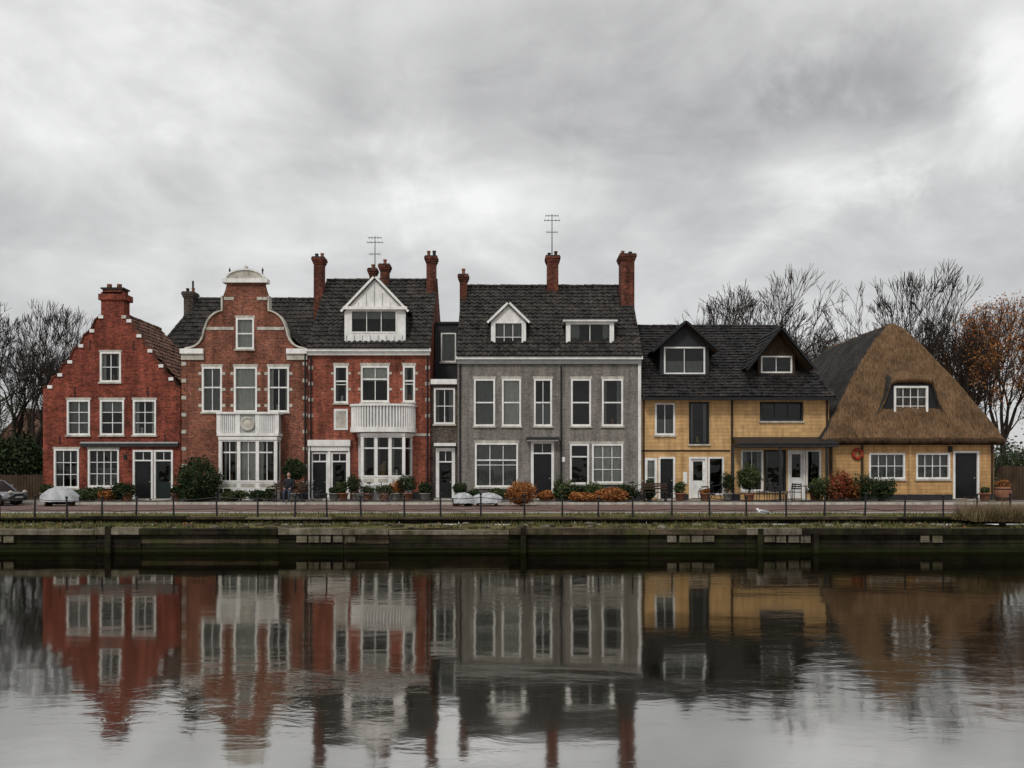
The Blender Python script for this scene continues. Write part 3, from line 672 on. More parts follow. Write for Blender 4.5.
# ================================================================== ground, water, quay
def sheet(name,x0,x1,y0,y1,z,mat):
    return mesh_obj(name,[(x0,y0,z),(x1,y0,z),(x1,y1,z),(x0,y1,z)],[(0,1,2,3)],mat)
m=M('ground_soil_grass',.95,.05)
m.col(m.mix(m.ramp(m.noise(.4,6,.7),[(.4,0.0),(.6,1.0)]),(.05,.055,.022),(.09,.075,.045))); GR=m.m
vs=[];fs=[]
def rect(x0,x1,y0,y1,z=-.12):
    b=len(vs); vs.extend([(x0,y0,z),(x1,y0,z),(x1,y1,z),(x0,y1,z)]); fs.append((b,b+1,b+2,b+3))
rect(-900,900,-15.0,1500); rect(-900,900,-900,-60); rect(-900,-350,-60,-15.0); rect(350,900,-60,-15.0)
mesh_obj('ground',vs,fs,GR)
def water_mat():
    m=M('canal_water'); n=m.n;l=m.l;n.remove(m.b)
    p=m.sep()
    yy=m.math('ADD',p[1],m.math('MULTIPLY',m.math('SUBTRACT',m.noise(.35,3,.6),.5),5))
    t=m.math('DIVIDE',m.math('ADD',yy,36.0),20.0)
    refl=m.ramp(t,[(0.0,.92),(.14,.84),(.30,.62),(.55,.50),(1.0,.42)])
    gl=n.new('ShaderNodeBsdfGlossy'); gl.inputs['Roughness'].default_value=.055
    tint=m.mix(t,(.99,.98,.97),(.97,.94,.80)); l.new(m.mix(1,tint,refl,'MULTIPLY'),gl.inputs['Color'])
    df=n.new('ShaderNodeBsdfDiffuse'); df.inputs[0].default_value=(.016,.016,.008,1)
    bp=n.new('ShaderNodeBump'); bp.inputs['Distance'].default_value=.05; bp.inputs['Strength'].default_value=.2
    big=m.noise(.5,3,.5,m.mapv((.5,1,1)),.5); fine=m.noise(3.4,4,.6,m.mapv((.5,1,1)),.5)
    pt=m.math('ADD',m.noise(.16,3,.5,m.mapv((1,1.6,1))),m.math('MULTIPLY',p[0],.014))
    patch=m.ramp(pt,[(.46,.14),(.66,1.0)])
    hgt=m.math('ADD',m.math('MULTIPLY',big,.8),m.math('MULTIPLY',m.math('MULTIPLY',fine,.48),patch))
    l.new(hgt,bp.inputs['Height']); l.new(bp.outputs[0],gl.inputs['Normal'])
    fr=n.new('ShaderNodeFresnel'); fr.inputs[0].default_value=2.1; l.new(bp.outputs[0],fr.inputs['Normal'])
    f=m.math('MINIMUM',m.math('ADD',fr.outputs[0],.42),.97)
    mx=n.new('ShaderNodeMixShader'); l.new(f,mx.inputs[0]); l.new(df.outputs[0],mx.inputs[1]); l.new(gl.outputs[0],mx.inputs[2])
    l.new(mx.outputs[0],n['Material Output'].inputs[0]); return m.m
sheet('water',-350,350,-60,-14.5,-.8,water_mat())
def paver(name,c1,c2,mo):
    m=M(name,.75,.2)
    b=m.n.new('ShaderNodeTexBrick'); m.l.new(m.pos,b.inputs['Vector'])
    for k,val in (('Scale',1),('Mortar Size',.012),('Brick Width',.22),('Row Height',.11)): b.inputs[k].default_value=val
    b.inputs['Color1'].default_value=(*c1,1); b.inputs['Color2'].default_value=(*c2,1); b.inputs['Mortar'].default_value=(*mo,1)
    c=m.mix(1,b.outputs['Color'],m.ramp(m.noise(.5,5,.7),[(.3,.55),(.7,1.3)]),'MULTIPLY')
    m.col(c); return m.m
ROAD=paver('road_clinkers',(.20,.12,.10),(.14,.092,.08),(.07,.055,.05)); SIDE=paver('pavement_tiles',(.22,.19,.17),(.15,.13,.12),(.07,.06,.05))
sheet('road',-200,200,-11.6,-3.2,-.096,ROAD)
p=O('pavement',(0,-1.6,0)); p.box('paving',SIDE,-200,200,-3.0,-.001,-.1,0.0); p.box('kerb',CREAM,-200,200,-3.15,-3.003,-.115,.006)
p.box('canal_side_kerb',GREYW,-200,200,-11.8,-11.6,-.115,.0); p.build()
m=M('verge_grass',.95,.05); m.col(m.mix(m.ramp(m.noise(1.1,5,.75),[(.38,0.0),(.62,1.0)]),(.065,.072,.022),(.15,.115,.06))); m.bump(m.noise(9,4),.06); VERGE=m.m
sheet('grass_verge',-200,200,-15.2,-11.8,-.02,VERGE)

def wood_mat(name,c,c2,moss):
    m=M(name,.9,.06); p=m.sep()
    st=m.noise(1,5,.8,m.mapv((.9,4,14)))
    c1=m.mix(m.ramp(st,[(.3,0.0),(.7,1.0)]),c,c2); c1=m.mix(m.ramp(m.noise(1.4,5,.75),[(.46,0.0),(.64,.9)]),c1,moss)
    c1=m.mix(1,c1,m.ramp(m.noise(.8,5,.8,m.mapv((2.5,2.5,.6))),[(.3,.25),(.65,1.4)]),'MULTIPLY')
    lim=m.math('ADD',m.math('ADD',p[2],1.0),m.math('MULTIPLY',m.math('SUBTRACT',m.noise(2.5,3),.5),.25))
    c1=m.mix(m.ramp(lim,[(.22,.85),(.42,0.0)]),c1,(.016,.021,.006))
    m.col(c1); m.bump(st,.03,.9); return m.m
WDARK=wood_mat('quay_timber_dark',(.006,.0055,.005),(.036,.029,.021),(.024,.028,.010))
WMID=wood_mat('quay_timber_weathered',(.030,.023,.017),(.12,.09,.062),(.055,.060,.022))
STONE=wood_mat('quay_stone',(.10,.085,.07),(.25,.22,.17),(.07,.068,.03))
q=O('quay_wall',(0,-17.6,0))
XQ=70
q.box('core',WDARK,-XQ,XQ,-17.44,-15.27,-1.2,-.27)
x=-XQ
while x<XQ:
    ln=random.uniform(1.2,4.5)
    for k,(a,b) in enumerate(((-1.1,-.70),(-.695,-.56),(-.555,-.43),(-.425,-.31))):
        o_=random.uniform(0,.05); q.box('planks',random.choice([WDARK,WDARK,WDARK,WMID]) if k>1 else WDARK,x,x+ln-.015,-17.6-o_,-17.45,a,b-random.uniform(0,.012))
    oo=random.uniform(-.04,.03); tp=-.14+random.uniform(-.05,.03)
    q.box('cap_beam',random.choice([STONE,WMID,WMID,WDARK,WDARK]),x,x+ln-.02,-17.74+oo,-17.4,-.30,tp)
    if random.random()<.45: q.box('mooring_posts',WDARK,x+.3,x+.45,-17.78,-17.67,-1.1,-.02+random.uniform(-.25,.02))
    if random.random()<.35:
        for k in range(random.randint(2,5)): q.box('stone_facing',STONE,x+.5+k*.34,x+.5+k*.34+random.uniform(.24,.32),-17.70,-17.655,-.50+random.uniform(-.03,.0),-.33)
    x+=ln
x=-XQ
while x<XQ:
    ln=random.uniform(1.6,4)
    q.box('upper_boards',WDARK,x,x+ln-.02,-15.34,-15.26,-.16,-.02)
    q.box('upper_coping',random.choice([WMID,STONE,WMID,WDARK,WDARK]),x,x+ln-.02,-15.46,-15.1,-.015,.06+random.uniform(-.04,.02)); x+=ln
nx_=600; V=[];F=[]
for j in range(5):
    for i in range(nx_+1):
        xx=-XQ+2*XQ*i/nx_; yy=-17.42+j*.53; V.append((xx,yy,-.17+.05*mnoise.noise(Vector((xx*1.3,yy*1.3,0)))+.025*mnoise.noise(Vector((xx*5,yy*5,0)))))
for j in range(4):
    for i in range(nx_): a=j*(nx_+1)+i; F.append((a,a+1,a+nx_+2,a+nx_+1))
q.add('lower_ledge',VERGE,V,F,True)
q.build()
st_=O('quay_stones',(0,-17,0))
for i in range(120):
    xx=random.uniform(-16,16); r_=random.uniform(.05,.14)
    st_.ell('stones',random.choice([STONE,WMID,WMID]),(xx,random.uniform(-17.3,-15.6),-.14),(r_*1.5,r_,r_*.6),7,Matrix.Rotation(random.uniform(0,3),3,'Z'))
st_.build()
r=O('quay_railing',(0,-15.2,0)); xs=[]; x=X(-40,-15.2)
while x<X(1064,-15.2):
    hh=.68+random.uniform(-.08,.05); tilt=random.uniform(-.03,.03)
    r.tube('posts',METAL,(x,-14.95,-.05),(x+tilt,-14.95,hh),.032,.026,7); r.ell('post_caps',METAL,(x+tilt,-14.95,hh+.03),(.045,.045,.045),8)
    xs.append((x+tilt,hh)); x+=random.uniform(1.0,1.4)
for a,b in zip(xs[:-1],xs[1:]):
    for fz in (.62,.28):
        sag=random.uniform(.01,.05)
        mid=((a[0]+b[0])/2,-14.95,(a[1]+b[1])/2*fz/.7-sag)
        r.tube('rails',METAL,(a[0],-14.95,a[1]*fz/.7),mid,.012,n=5); r.tube('rails',METAL,mid,(b[0],-14.95,b[1]*fz/.7),.012,n=5)
r.build()

# ================================================================== vegetation
def leafcloud(verts,faces,blobs,n,size,up=.0):
    tot=sum(b[3]*b[4]*b[5] for b in blobs)
    for (cx,cy,cz,rx,ry,rz) in blobs:
        cnt=int(n*rx*ry*rz/tot)
        for _ in range(cnt):
            d=Vector((random.gauss(0,1),random.gauss(0,1),random.gauss(0,1))).normalized()
            lump=1+.35*mnoise.noise(d*2.3+Vector((cx,cy,cz)))
            rr=random.uniform(.35,1)**.5*lump*random.choice([1,1,1,1.12])
            c=Vector((cx+d.x*rx*rr,cy+d.y*ry*rr,cz+d.z*rz*rr))
            a=Vector((random.gauss(0,1),random.gauss(0,1),random.gauss(0,1)+up)).normalized(); b=a.orthogonal().normalized()
            s=size*random.uniform(.6,1.3); k=len(verts)
            verts+= [c-a*s,c+b*s*.55,c+a*s,c-b*s*.55]; faces.append((k,k+1,k+2,k+3))
def plant(name,px,py_base,y,w,hgt,mat,kind='bush',pot=None,n=1400,size=.06):
    x=X(px,y); o=O(name,(x,y,0)); V=[];F=[]
    zb=0
    if pot:
        ph=.38; o.lathe('pot',pot,(x,y,0.0),[(.16,0),(.2,.05),(.24,ph-.06),(.28,ph-.05),(.28,ph),(.2,ph),(.2,ph-.04)],12); zb=ph-.05
    if kind=='ball':
        o.tube('stem',BARK,(x,y,zb),(x,y,hgt-w*.4),.035,.025,6)
        leafcloud(V,F,[(x,y,hgt-w/2,w/2,w/2,w/2)],n,size)
    elif kind=='dome':
        leafcloud(V,F,[(x,y,hgt*.5,w/2,w/2,hgt*.5),(x-.1,y,hgt*.3,w*.48,w*.45,hgt*.32)],n,size); o.tube('stems',BARK,(x,y,0),(x,y,hgt*.5),.05,.03,6)
    elif kind=='spiky':
        for i in range(n//8):
            a=random.uniform(0,6.28);t=random.uniform(.1,1);L_=hgt*random.uniform(.6,1)
            p0=Vector((x,y,zb)); d=Vector((math.cos(a)*t*.6*w/hgt,math.sin(a)*t*.6*w/hgt,1)).normalized(); s=Vector((-d.y,d.x,0)).normalized()*size*.4
            p0+=Vector((random.uniform(-.3,.3)*w,random.uniform(-.3,.3)*w,0)); k=len(V); V+=[p0-s,p0+s,p0+d*L_+Vector((0,0,-t*.15*L_))]; F.append((k,k+1,k+2))
    else:
        bl=[]
        for i in range(7): bl.append((x+random.uniform(-.28,.28)*w,y+random.uniform(-.2,.2)*w,zb+(hgt-zb)*random.uniform(.35,.6),w*random.uniform(.22,.36),w*random.uniform(.2,.3),(hgt-zb)*random.uniform(.3,.42)))
        leafcloud(V,F,bl,n,size); o.tube('stems',BARK,(x,y,zb*.8),(x,y,zb+(hgt-zb)*.5),.04,.02,6)
    o.add('foliage',mat,V,F); return o.build()
plant('evergreen_shrub',199,500,-1.6,1.95,2.05,L_DARK,'dome',n=7000)
plant('potted_tree',294,500,-1.2,1.0,2.0,L_DARK,'ball',POTG,2200)
plant('potted_tree',749,500,-2.0,1.1,1.7,L_MID,'ball',POTT,2200)
plant('garden_shrub',122,500,-1.0,1.3,.95,L_DARK,n=1800); plant('garden_shrub',94,500,-1,1.2,.75,L_MID,n=1200); plant('autumn_shrub',108,500,-1.2,.9,.55,L_OR,n=700)
plant('garden_shrub',80,500,-1,.9,.6,L_DARK,n=900); plant('garden_shrub',234,500,-1.6,1.2,.6,L_MID,n=1200); plant('garden_shrub',262,500,-1.6,1.2,.65,L_DARK,n=1200)
plant('autumn_shrub',522,500,-4.5,1.25,1.0,L_OR,'dome',n=3200,size=.05)
for px,w_,h_,mt,nm in ((566,1.3,1.1,L_MID,'garden_shrub'),(580,1.2,.85,L_DARK,'garden_shrub'),(594,1.2,1.0,L_MID,'garden_shrub'),(606,1.2,.7,L_RED,'red_shrub'),(624,1.4,.9,L_DARK,'garden_shrub'),(545,.8,.6,L_OR,'autumn_shrub'),(614,1.5,.7,L_OR,'autumn_shrub'),(650,.8,1.05,L_DARK,'garden_shrub'),(585,1.6,.55,L_OR,'autumn_shrub'),(498,1.0,.6,L_MID,'garden_shrub'),(474,.9,.6,L_DARK,'garden_shrub')):
    plant(nm,px,500,-1.6 if px not in(614,585) else -2.4,w_,h_,mt,n=1700)
for px,w_,h_,mt,nm in ((822,1.1,1.3,L_MID,'garden_shrub'),(838,1.3,1.55,L_RED,'red_shrub'),(852,1.1,1.1,L_OR,'autumn_shrub'),(866,1.7,1.4,L_DARK,'evergreen_shrub'),(884,1.2,1.2,L_DARK,'evergreen_shrub')):
    plant(nm,px,500,-1.5,w_,h_,mt,n=2400)
for px,w_,h_,mt,kd,pt in ((334,.5,.7,L_MID,'bush',POTG),(343,.7,1.0,L_MID,'bush',POTT),(357,.9,1.4,L_DARK,'bush',POTG),(368,.6,.8,L_MID,'bush',POTT),(384,.9,.8,L_MID,'bush',POTT),(396,.7,1.0,L_OR,'bush',POTG),(408,.9,1.4,L_DARK,'bush',POTT),(226,.5,.7,L_MID,'bush',POTT),(271,.5,.75,L_MID,'bush',POTT),(425,.6,.9,L_DARK,'ball',POTG),(460,.6,.9,L_DARK,'bush',POTG),(559,.5,1.1,L_MID,'spiky',POTG),(680,.6,1.0,L_MID,'bush',POTT),(728,.7,1.5,L_DARK,'bush',POTG),(815,.6,.8,L_MID,'bush',POTT),(985,.5,.7,L_MID,'bush',POTT),(127,.4,.7,L_MID,'ball',POTT),(46,.7,.8,L_MID,'bush',POTG),(705,.5,.6,L_OR,'bush',POTT),(176,.5,.7,L_DARK,'ball',POTT)):
    plant('potted_plant',px,500,-1.1,w_,h_,mt,kd,pt,1000,.05)
plant('dry_reed_clump',985,520,-16.2,2.3,.85,L_DRY,'spiky',None,12000,.02); plant('dry_reed_clump',1015,520,-16.4,1.6,.75,L_DRY,'spiky',None,7000,.02)
V=[];F=[]
for i in range(20000):
    yy=random.choice([random.uniform(-17.4,-15.35),random.uniform(-15.1,-12.2)]); x=random.uniform(-22,22)
    if mnoise.noise(Vector((x*.5,yy*.8,0)))<-.05: continue
    z=-.16 if yy<-15.2 else -.02; hh=random.uniform(.03,.15); a=random.uniform(0,6.28); k=len(V)
    V+=[(x-.014,yy,z),(x+.014,yy,z),(x+.05*math.cos(a),yy+.05*math.sin(a),z+hh)]; F.append((k,k+1,k+2))
mesh_obj('grass',V,F,L_GRASS)
V=[];F=[]
for i in range(3500):
    yy=random.uniform(-17.4,-1); x=random.uniform(-26,26)
    if mnoise.noise(Vector((x*.35,yy*.4,7)))<.0: continue
    z=-.12 if yy<-15.2 else (-.012 if yy<-11.8 else (-.09 if yy<-3.1 else .008)); a=random.uniform(0,6.28); s=random.uniform(.03,.055);k=len(V)
    if -15.5<yy<-15.0: continue
    for t in range(4): V.append((x+s*math.cos(a+t*1.57),yy+s*math.sin(a+t*1.57),z+random.uniform(0,.03)))
    F.append((k,k+1,k+2,k+3))
mesh_obj('fallen_leaves',V,F,L_OR)

def tree_mesh(seed,H,levels=7,spread=.46,leaf=None,nl=0):
    rnd=random.Random(seed); V=[];F=[];tips=[]
    def tube(p0,p1,r0,r1,n):
        d=(p1-p0).normalized(); a=d.orthogonal().normalized();b=d.cross(a);k=len(V)
        for p,r in((p0,r0),(p1,r1)):
            for i in range(n):
                t=2*math.pi*i/n; V.append(p+(a*math.cos(t)+b*math.sin(t))*r)
        for i in range(n): F.append((k+i,k+(i+1)%n,k+(i+1)%n+n,k+i+n))
    def br(p,d,L,r,lv):
        segs=3 if lv>2 else 2; n=7 if lv>5 else (5 if lv>3 else 3)
        r1=r*.70
        for s in range(segs):
            d2=(d+Vector((rnd.gauss(0,.09),rnd.gauss(0,.09),rnd.gauss(.05,.05)))).normalized()
            q=p+d2*L/segs; ra=r+(r1-r)*s/segs; rb=r+(r1-r)*(s+1)/segs
            tube(p,q,ra,rb,n)
            if lv<levels and lv>0 and rnd.random()<.5:
                sd=(d2+Vector((rnd.gauss(0,.6),rnd.gauss(0,.6),rnd.gauss(.15,.3)))).normalized()
                br(q,sd,L*rnd.uniform(.4,.6),rb*.5,lv-2 if lv>1 else 0)
            p=q;d=d2
        if lv<=1: tips.append(p)
        if lv<=0: return
        for k in range(rnd.choice([2,2,3]) if lv<levels else 4):
            a=rnd.uniform(0,6.28); sp=spread*rnd.uniform(.6,1.3); o1=d.orthogonal().normalized(); o2=d.cross(o1)
            nd=(d+(o1*math.cos(a)+o2*math.sin(a))*sp+Vector((0,0,.10))).normalized()
            br(p,nd,L*rnd.uniform(.70,.86),max(r1*rnd.uniform(.66,.82),.012),lv-1)
    br(Vector((0,0,0)),Vector((0,0,1)),H*.24,H*.023,levels)
    zmax=max(v.z for v in V); sc=H/zmax
    V=[v*sc for v in V]; tips=[t*sc for t in tips]
    me=D.meshes.new('branches'); me.from_pydata([tuple(v) for v in V],[],F); me.materials.append(BARK)
    lm=None
    if leaf:
        LV=[];LF=[]
        for i in range(nl):
            c=rnd.choice(tips)+Vector((rnd.gauss(0,.2),rnd.gauss(0,.2),rnd.gauss(0,.2))); a=Vector((rnd.gauss(0,1),rnd.gauss(0,1),rnd.gauss(0,1))).normalized();b=a.orthogonal().normalized();s=rnd.uniform(.04,.10);k=len(LV)
            LV+=[tuple(c-a*s),tuple(c+b*s*.6),tuple(c+a*s),tuple(c-b*s*.6)];LF.append((k,k+1,k+2,k+3))
        lm=D.meshes.new('leaves'); lm.from_pydata(LV,[],LF); lm.materials.append(leaf)
    return me,lm
T=[tree_mesh(11,10),tree_mesh(23,10,spread=.42),tree_mesh(5,10,spread=.52)]
TO=tree_mesh(31,10,levels=6,leaf=L_OR,nl=5200); TD=tree_mesh(44,10,levels=6,leaf=L_DARK,nl=5000)
def tree(name,ms,px,pyt,y,rot=0,wide=1.0):
    x=X(px,y); hgt=Z(pyt,y)+.2; e=D.objects.new(name,None); COL.objects.link(e); e.location=(x,y,-.2); e.rotation_euler=(0,0,rot); e.scale=(hgt/10*wide,hgt/10*wide,hgt/10)
    for k,me in zip(('trunk_and_branches','leaves'),ms):
        if me: o=D.objects.new(k,me); COL.objects.link(o); o.parent=e
for i,(px,pt,y,k,w_) in enumerate(((-6,268,14,0,.9),(24,300,15,1,.85),(50,345,30,2,1),(8,318,20,2,.9),(38,328,20,0,.8),(-60,280,18,2,1),
    (704,286,18,1,.75),(757,264,19,2,.85),(738,305,34,0,.9),(812,325,30,2,.9),(838,325,26,0,.8),(898,258,19,1,.85),(870,312,32,2,1),(958,290,20,0,.9),(985,300,32,2,1),(1050,270,22,1,1),(935,330,40,1,1.1),(1090,300,14,2,1),(660,322,40,0,.8))):
    tree('bare_tree',T[k],px,pt,y,i*1.3,w_)
tree('autumn_tree',TO,1003,300,12,.5,.8); tree('autumn_tree',TO,1060,330,9,2.5,.9); tree('autumn_tree',TO,972,345,24,4,.8)
tree('ivy_covered_tree',TD,-2,392,9,1,.8)
def mass(name,items,mat,n,size):
    V=[];F=[]; leafcloud(V,F,items,n,size); mesh_obj(name,V,F,mat)
mass('evergreen_hedge',[(X(px,y),y,z,1.6,1.2,z) for px,y,z in ((-30,10,1.8),(5,9,1.7),(22,11,1.9),(-60,12,2.2),(40,12,1.4))],L_DARK,16000,.11)
bl=[]
for i in range(60):
    y=random.uniform(55,75); px=-150+i*22; bl.append((X(px,y),y,1.8,4.5,2.5,random.uniform(2.6,5.2)))
mass('distant_treeline',bl,leaf_mat('distant_twigs',(.04,.034,.028),(.065,.055,.045),(.09,.07,.05)),42000,.26)
mass('back_garden_hedge',[(X(px,y),y,1.2,1.6,1.0,z) for px,y,z in ((1010,6,1.5),(1035,6,1.7),(1065,7,1.6),(1000,9,2.2),(1090,6,2))],L_DARK,9000,.1)
g=O('distant_house',(X(20,34),34,0))
g.box('walls',CREAM,X(0,34),X(52,34),34,40,0,Z(440,34)); g.prism('roof',TILEB,[(X(-4,34),Z(441,34)),(X(56,34),Z(441,34)),(X(26,34),Z(408,34))],33.7,40.5); g.box('windows',BLACK,X(34,34),X(40,34),33.95,34.02,Z(460,34),Z(448,34)); g.box('windows',BLACK,X(12,34),X(18,34),33.95,34.02,Z(460,34),Z(448,34)); g.build()
f_=O('wooden_fence',(X(15,1.5),1.5,0))
x=X(-60,1.5)
while x<X(42,1.5): f_.box('boards',BROWNW,x,x+.13,1.5,1.53,0,1.25+random.uniform(-.03,.03)); x+=.15
f_.box('rails',BROWNW,X(-60,1.5),X(42,1.5),1.531,1.6,.9,1.0); f_.build()
f_=O('wooden_fence',(X(1020,.8),.8,0)); x=X(997,.8)
while x<X(1100,.8): f_.box('boards',BROWNW,x,x+.13,.8,.83,-.1,1.7+random.uniform(-.03,.03)); x+=.145
f_.box('rails',BROWNW,X(996,.8),X(1100,.8),.831,.9,1.3,1.4); f_.build()

# ================================================================== vehicles and furniture
TARP=paint('pale_tarpaulin',(.42,.43,.44),.7,.2,5); CARD=paint('car_paint_grey',(.16,.17,.18),.3,.05); RUB=paint('rubber',(.015,.015,.015),.8); CHR=paint('alloy',(.4,.4,.4),.3); TAIL=paint('lamp_lens',(.55,.5,.45),.2)
def car(px,y,ang,mat,L_=3.6,W=1.55,H=1.4):
    x=X(px,y); o=O('parked_car',(x,y,-.09)); o.M=Matrix.Translation((x,y,-.09))@Matrix.Rotation(ang,4,'Z')
    st=[(-.5,.30,.55,.80),(-.485,.22,.66,.92),(-.40,.18,.72,.98),(-.24,.18,.78,1.0),(0,.18,.80,1.0),(.25,.18,.80,1.0),(.42,.18,.80,.98),(.49,.22,.76,.92),(.5,.32,.66,.84)]
    V=[];F=[];n=10
    for (t,zb,zt,w) in st:
        w=w*W/2; zt*=H/1.4
        for (a,b) in ((-.86,zb),(-1,zb+.12),(-1.0,(zb+zt)/2),(-.96,zt-.06),(-.82,zt),(.82,zt),(.96,zt-.06),(1,(zb+zt)/2),(1,zb+.12),(.86,zb)): V.append((t*L_,a*w,b))
    for i in range(len(st)-1):
        for k in range(n): F.append((i*n+k,i*n+(k+1)%n,(i+1)*n+(k+1)%n,(i+1)*n+k))
    F+= [tuple(range(n)),tuple(range((len(st)-1)*n,len(st)*n))]
    o.add('body',mat,V,F,True)
    b,t=.78*H/1.4,H
    x0,x1,x2,x3=-.30*L_,-.12*L_,.34*L_,.46*L_; wb,wt=W*.46,W*.37
    P=[(x0,-wb,b),(x3,-wb,b),(x3,wb,b),(x0,wb,b),(x1,-wt,t-.05),(x2,-wt,t-.05),(x2,wt,t-.05),(x1,wt,t-.05)]
    o.add('windows',BLACK,P,[(0,1,5,4),(1,2,6,5),(2,3,7,6),(3,0,4,7)])
    o.add('roof',mat,[(x1,-wt,t-.05),(x2,-wt,t-.05),(x2,wt,t-.05),(x1,wt,t-.05),(x1+.1,-wt*.9,t),(x2-.08,-wt*.9,t),(x2-.08,wt*.9,t),(x1+.1,wt*.9,t)],[(0,1,5,4),(1,2,6,5),(2,3,7,6),(3,0,4,7),(4,5,6,7)],True)
    for a,c in ((0,4),(1,5),(2,6),(3,7)): o.tube('pillars',mat,P[a],P[c],.035,n=6)
    for sy in(-1,1): o.tube('pillars',mat,(.08*L_,sy*wb,b),(.08*L_,sy*wt,t-.05),.035,n=6)
    for sx in(-.31,.32):
        for sy in(-1,1):
            yy=sy*(W/2-.1); o.tube('wheels',RUB,(sx*L_,yy-.09,.29),(sx*L_,yy+.1,.29),.29,n=18); o.tube('hubcaps',CHR,(sx*L_,yy-.105*1,.29),(sx*L_,yy+.108,.29),.17,n=12)
    for sy in(-1,1):
        o.ell('headlamps',TAIL,(-.485*L_,sy*W*.33,.6),(.06,.15,.08),10); o.ell('mirrors',mat,(-.2*L_,sy*W*.54,.86),(.06,.09,.06),8)
    o.box('grille',BLACK,-.507*L_,-.49*L_,-.3,.3,.42,.52); o.box('number_plate',TARP,-.512*L_,-.50*L_,-.24,.24,.33,.42); o.box('bumper',BLACK,-.508*L_,-.47*L_,-W*.4,W*.4,.24,.34)
    o.M=Matrix.Identity(4); o.build()
car(-12,-4,math.radians(176),CARD,2.9,1.4,1.15)
def boat(px,y,L_,ang,top=.3,wd=.55,rim=.30):
    x=X(px,y); o=O('covered_rowing_boat',(x,y,-.09)); o.M=Matrix.Translation((x,y,-.09))@Matrix.Rotation(ang,4,'Z'); V=[];F=[];C=[];n=13;NS=18
    for i in range(NS+1):
        t=-1+2*i/NS; w=wd*(max(.02,1-abs(t)**2.6))**.6; zk=.06+.14*abs(t)**3
        for k in range(n):
            a=-1+2*k/(n-1); V.append((t*L_/2,a*w*.96,zk+(rim-zk+.05*t*t)*abs(a)**2.2))
            if abs(a)>.99: cz=rim-.16
            else: cz=rim+.05*t*t+top*(1-abs(t)**2.2)*(1-abs(a)**2.2)
            C.append((t*L_/2*1.03,a*(w+.03)+(0 if abs(a)<.99 else a*.02),cz+.05*mnoise.noise(Vector((t*6+px,a*4,0)))))
    for i in range(NS):
        for k in range(n-1): a=i*n+k; F.append((a,a+1,a+n+1,a+n))
    o.add('hull',BROWNW,V,F,True); o.add('tarpaulin',TARP,C,list(F),True)
    for s in(-.3,.3): o.box('trestles',BROWNW,s*L_-.04,s*L_+.04,-.4,.4,0,.12)
    o.M=Matrix.Identity(4); o.build()
boat(487,-4.5,1.35,.1,.28); boat(463,-4.8,.95,.5,.30,.4); boat(60,-4.5,1.55,.2,.50,.6,.36)
def bicycle(px,y,ang=0):
    x=X(px,y); o=O('bicycle',(x,y,0)); o.M=Matrix.Translation((x,y,0.0))@Matrix.Rotation(ang,4,'Z')@Matrix.Rotation(.08,4,'X')
    for wx in(-.52,.52):
        N=20
        for i in range(N):
            a=2*math.pi*i/N;b=2*math.pi*(i+1)/N; o.tube('wheels',RUB,(wx+.34*math.cos(a),0,.34+.34*math.sin(a)),(wx+.34*math.cos(b),0,.34+.34*math.sin(b)),.02,n=5,caps=False)
        for i in range(8):
            a=math.pi*i/4; o.tube('spokes',CHR,(wx,0,.34),(wx+.33*math.cos(a),0,.34+.33*math.sin(a)),.004,n=3)
    fr=[((-.52,.34),(-.08,.30)),((-.08,.30),(-.2,.82)),((-.52,.34),(-.18,.72)),((-.08,.30),(.36,.72)),((-.18,.72),(.34,.82)),((.32,.95),(.52,.34))]
    for a,b in fr: o.tube('frame',BLACK,(a[0],0,a[1]),(b[0],0,b[1]),.018,n=6)
    o.ell('saddle',BLACK,(-.22,0,.9),(.13,.07,.04),8); o.tube('seat_post',CHR,(-.2,0,.8),(-.22,0,.88),.014,n=5); o.tube('handlebar',CHR,(.3,-.26,1.02),(.3,.26,1.02),.013,n=5); o.tube('stem',CHR,(.32,0,.93),(.3,0,1.02),.015,n=5)
    o.tube('pedals',BLACK,(-.08,-.12,.16),(-.08,.12,.44),.012,n=5); o.tube('chain_guard',BLACK,(-.5,-.03,.36),(-.05,-.03,.32),.04,n=5); o.box('carrier',BLACK,-.75,-.35,-.06,.06,.70,.72)
    o.M=Matrix.Identity(4); o.build()
bicycle(374,-2.6,.1); bicycle(636,-1.0,0.05); bicycle(306,-2,.5); bicycle(716,-1.2,-.1)
def cafe(px,y):
    x=X(px,y); o=O('cafe_table',(x,y,0)); o.lathe('top',DGREY,(x,y,.72),[(.02,0),(.36,0),(.36,.03),(.02,.03)],16); o.tube('leg',METAL,(x,y,.03),(x,y,.72),.03); o.lathe('foot',METAL,(x,y,0),[(.22,0),(.22,.02),(.04,.04)],12); o.build()
def chair(px,y,ang):
    x=X(px,y); o=O('cafe_chair',(x,y,0)); o.M=Matrix.Translation((x,y,0))@Matrix.Rotation(ang,4,'Z')
    for a in(-.19,.19):
        o.tube('legs',METAL,(a,-.19,0),(a,-.17,.45),.017,n=6); o.tube('legs',METAL,(a,.21,0),(a,.17,.45),.017,n=6); o.tube('back_posts',METAL,(a,.17,.45),(a,.25,.88),.017,n=6)
    o.box('seat',METAL,-.21,.21,-.2,.2,.45,.48)
    for z in(.6,.7,.8): o.box('back_slats',METAL,-.2,.2,.19+(z-.45)*.16,.21+(z-.45)*.16,z,z+.06)
    o.M=Matrix.Identity(4); o.build()
cafe(775,-2.2); chair(762,-2.3,1.57); chair(789,-2.2,-1.5); cafe(806,-2.0); chair(797,-2.6,2.8); chair(775,-1.6,0.1)
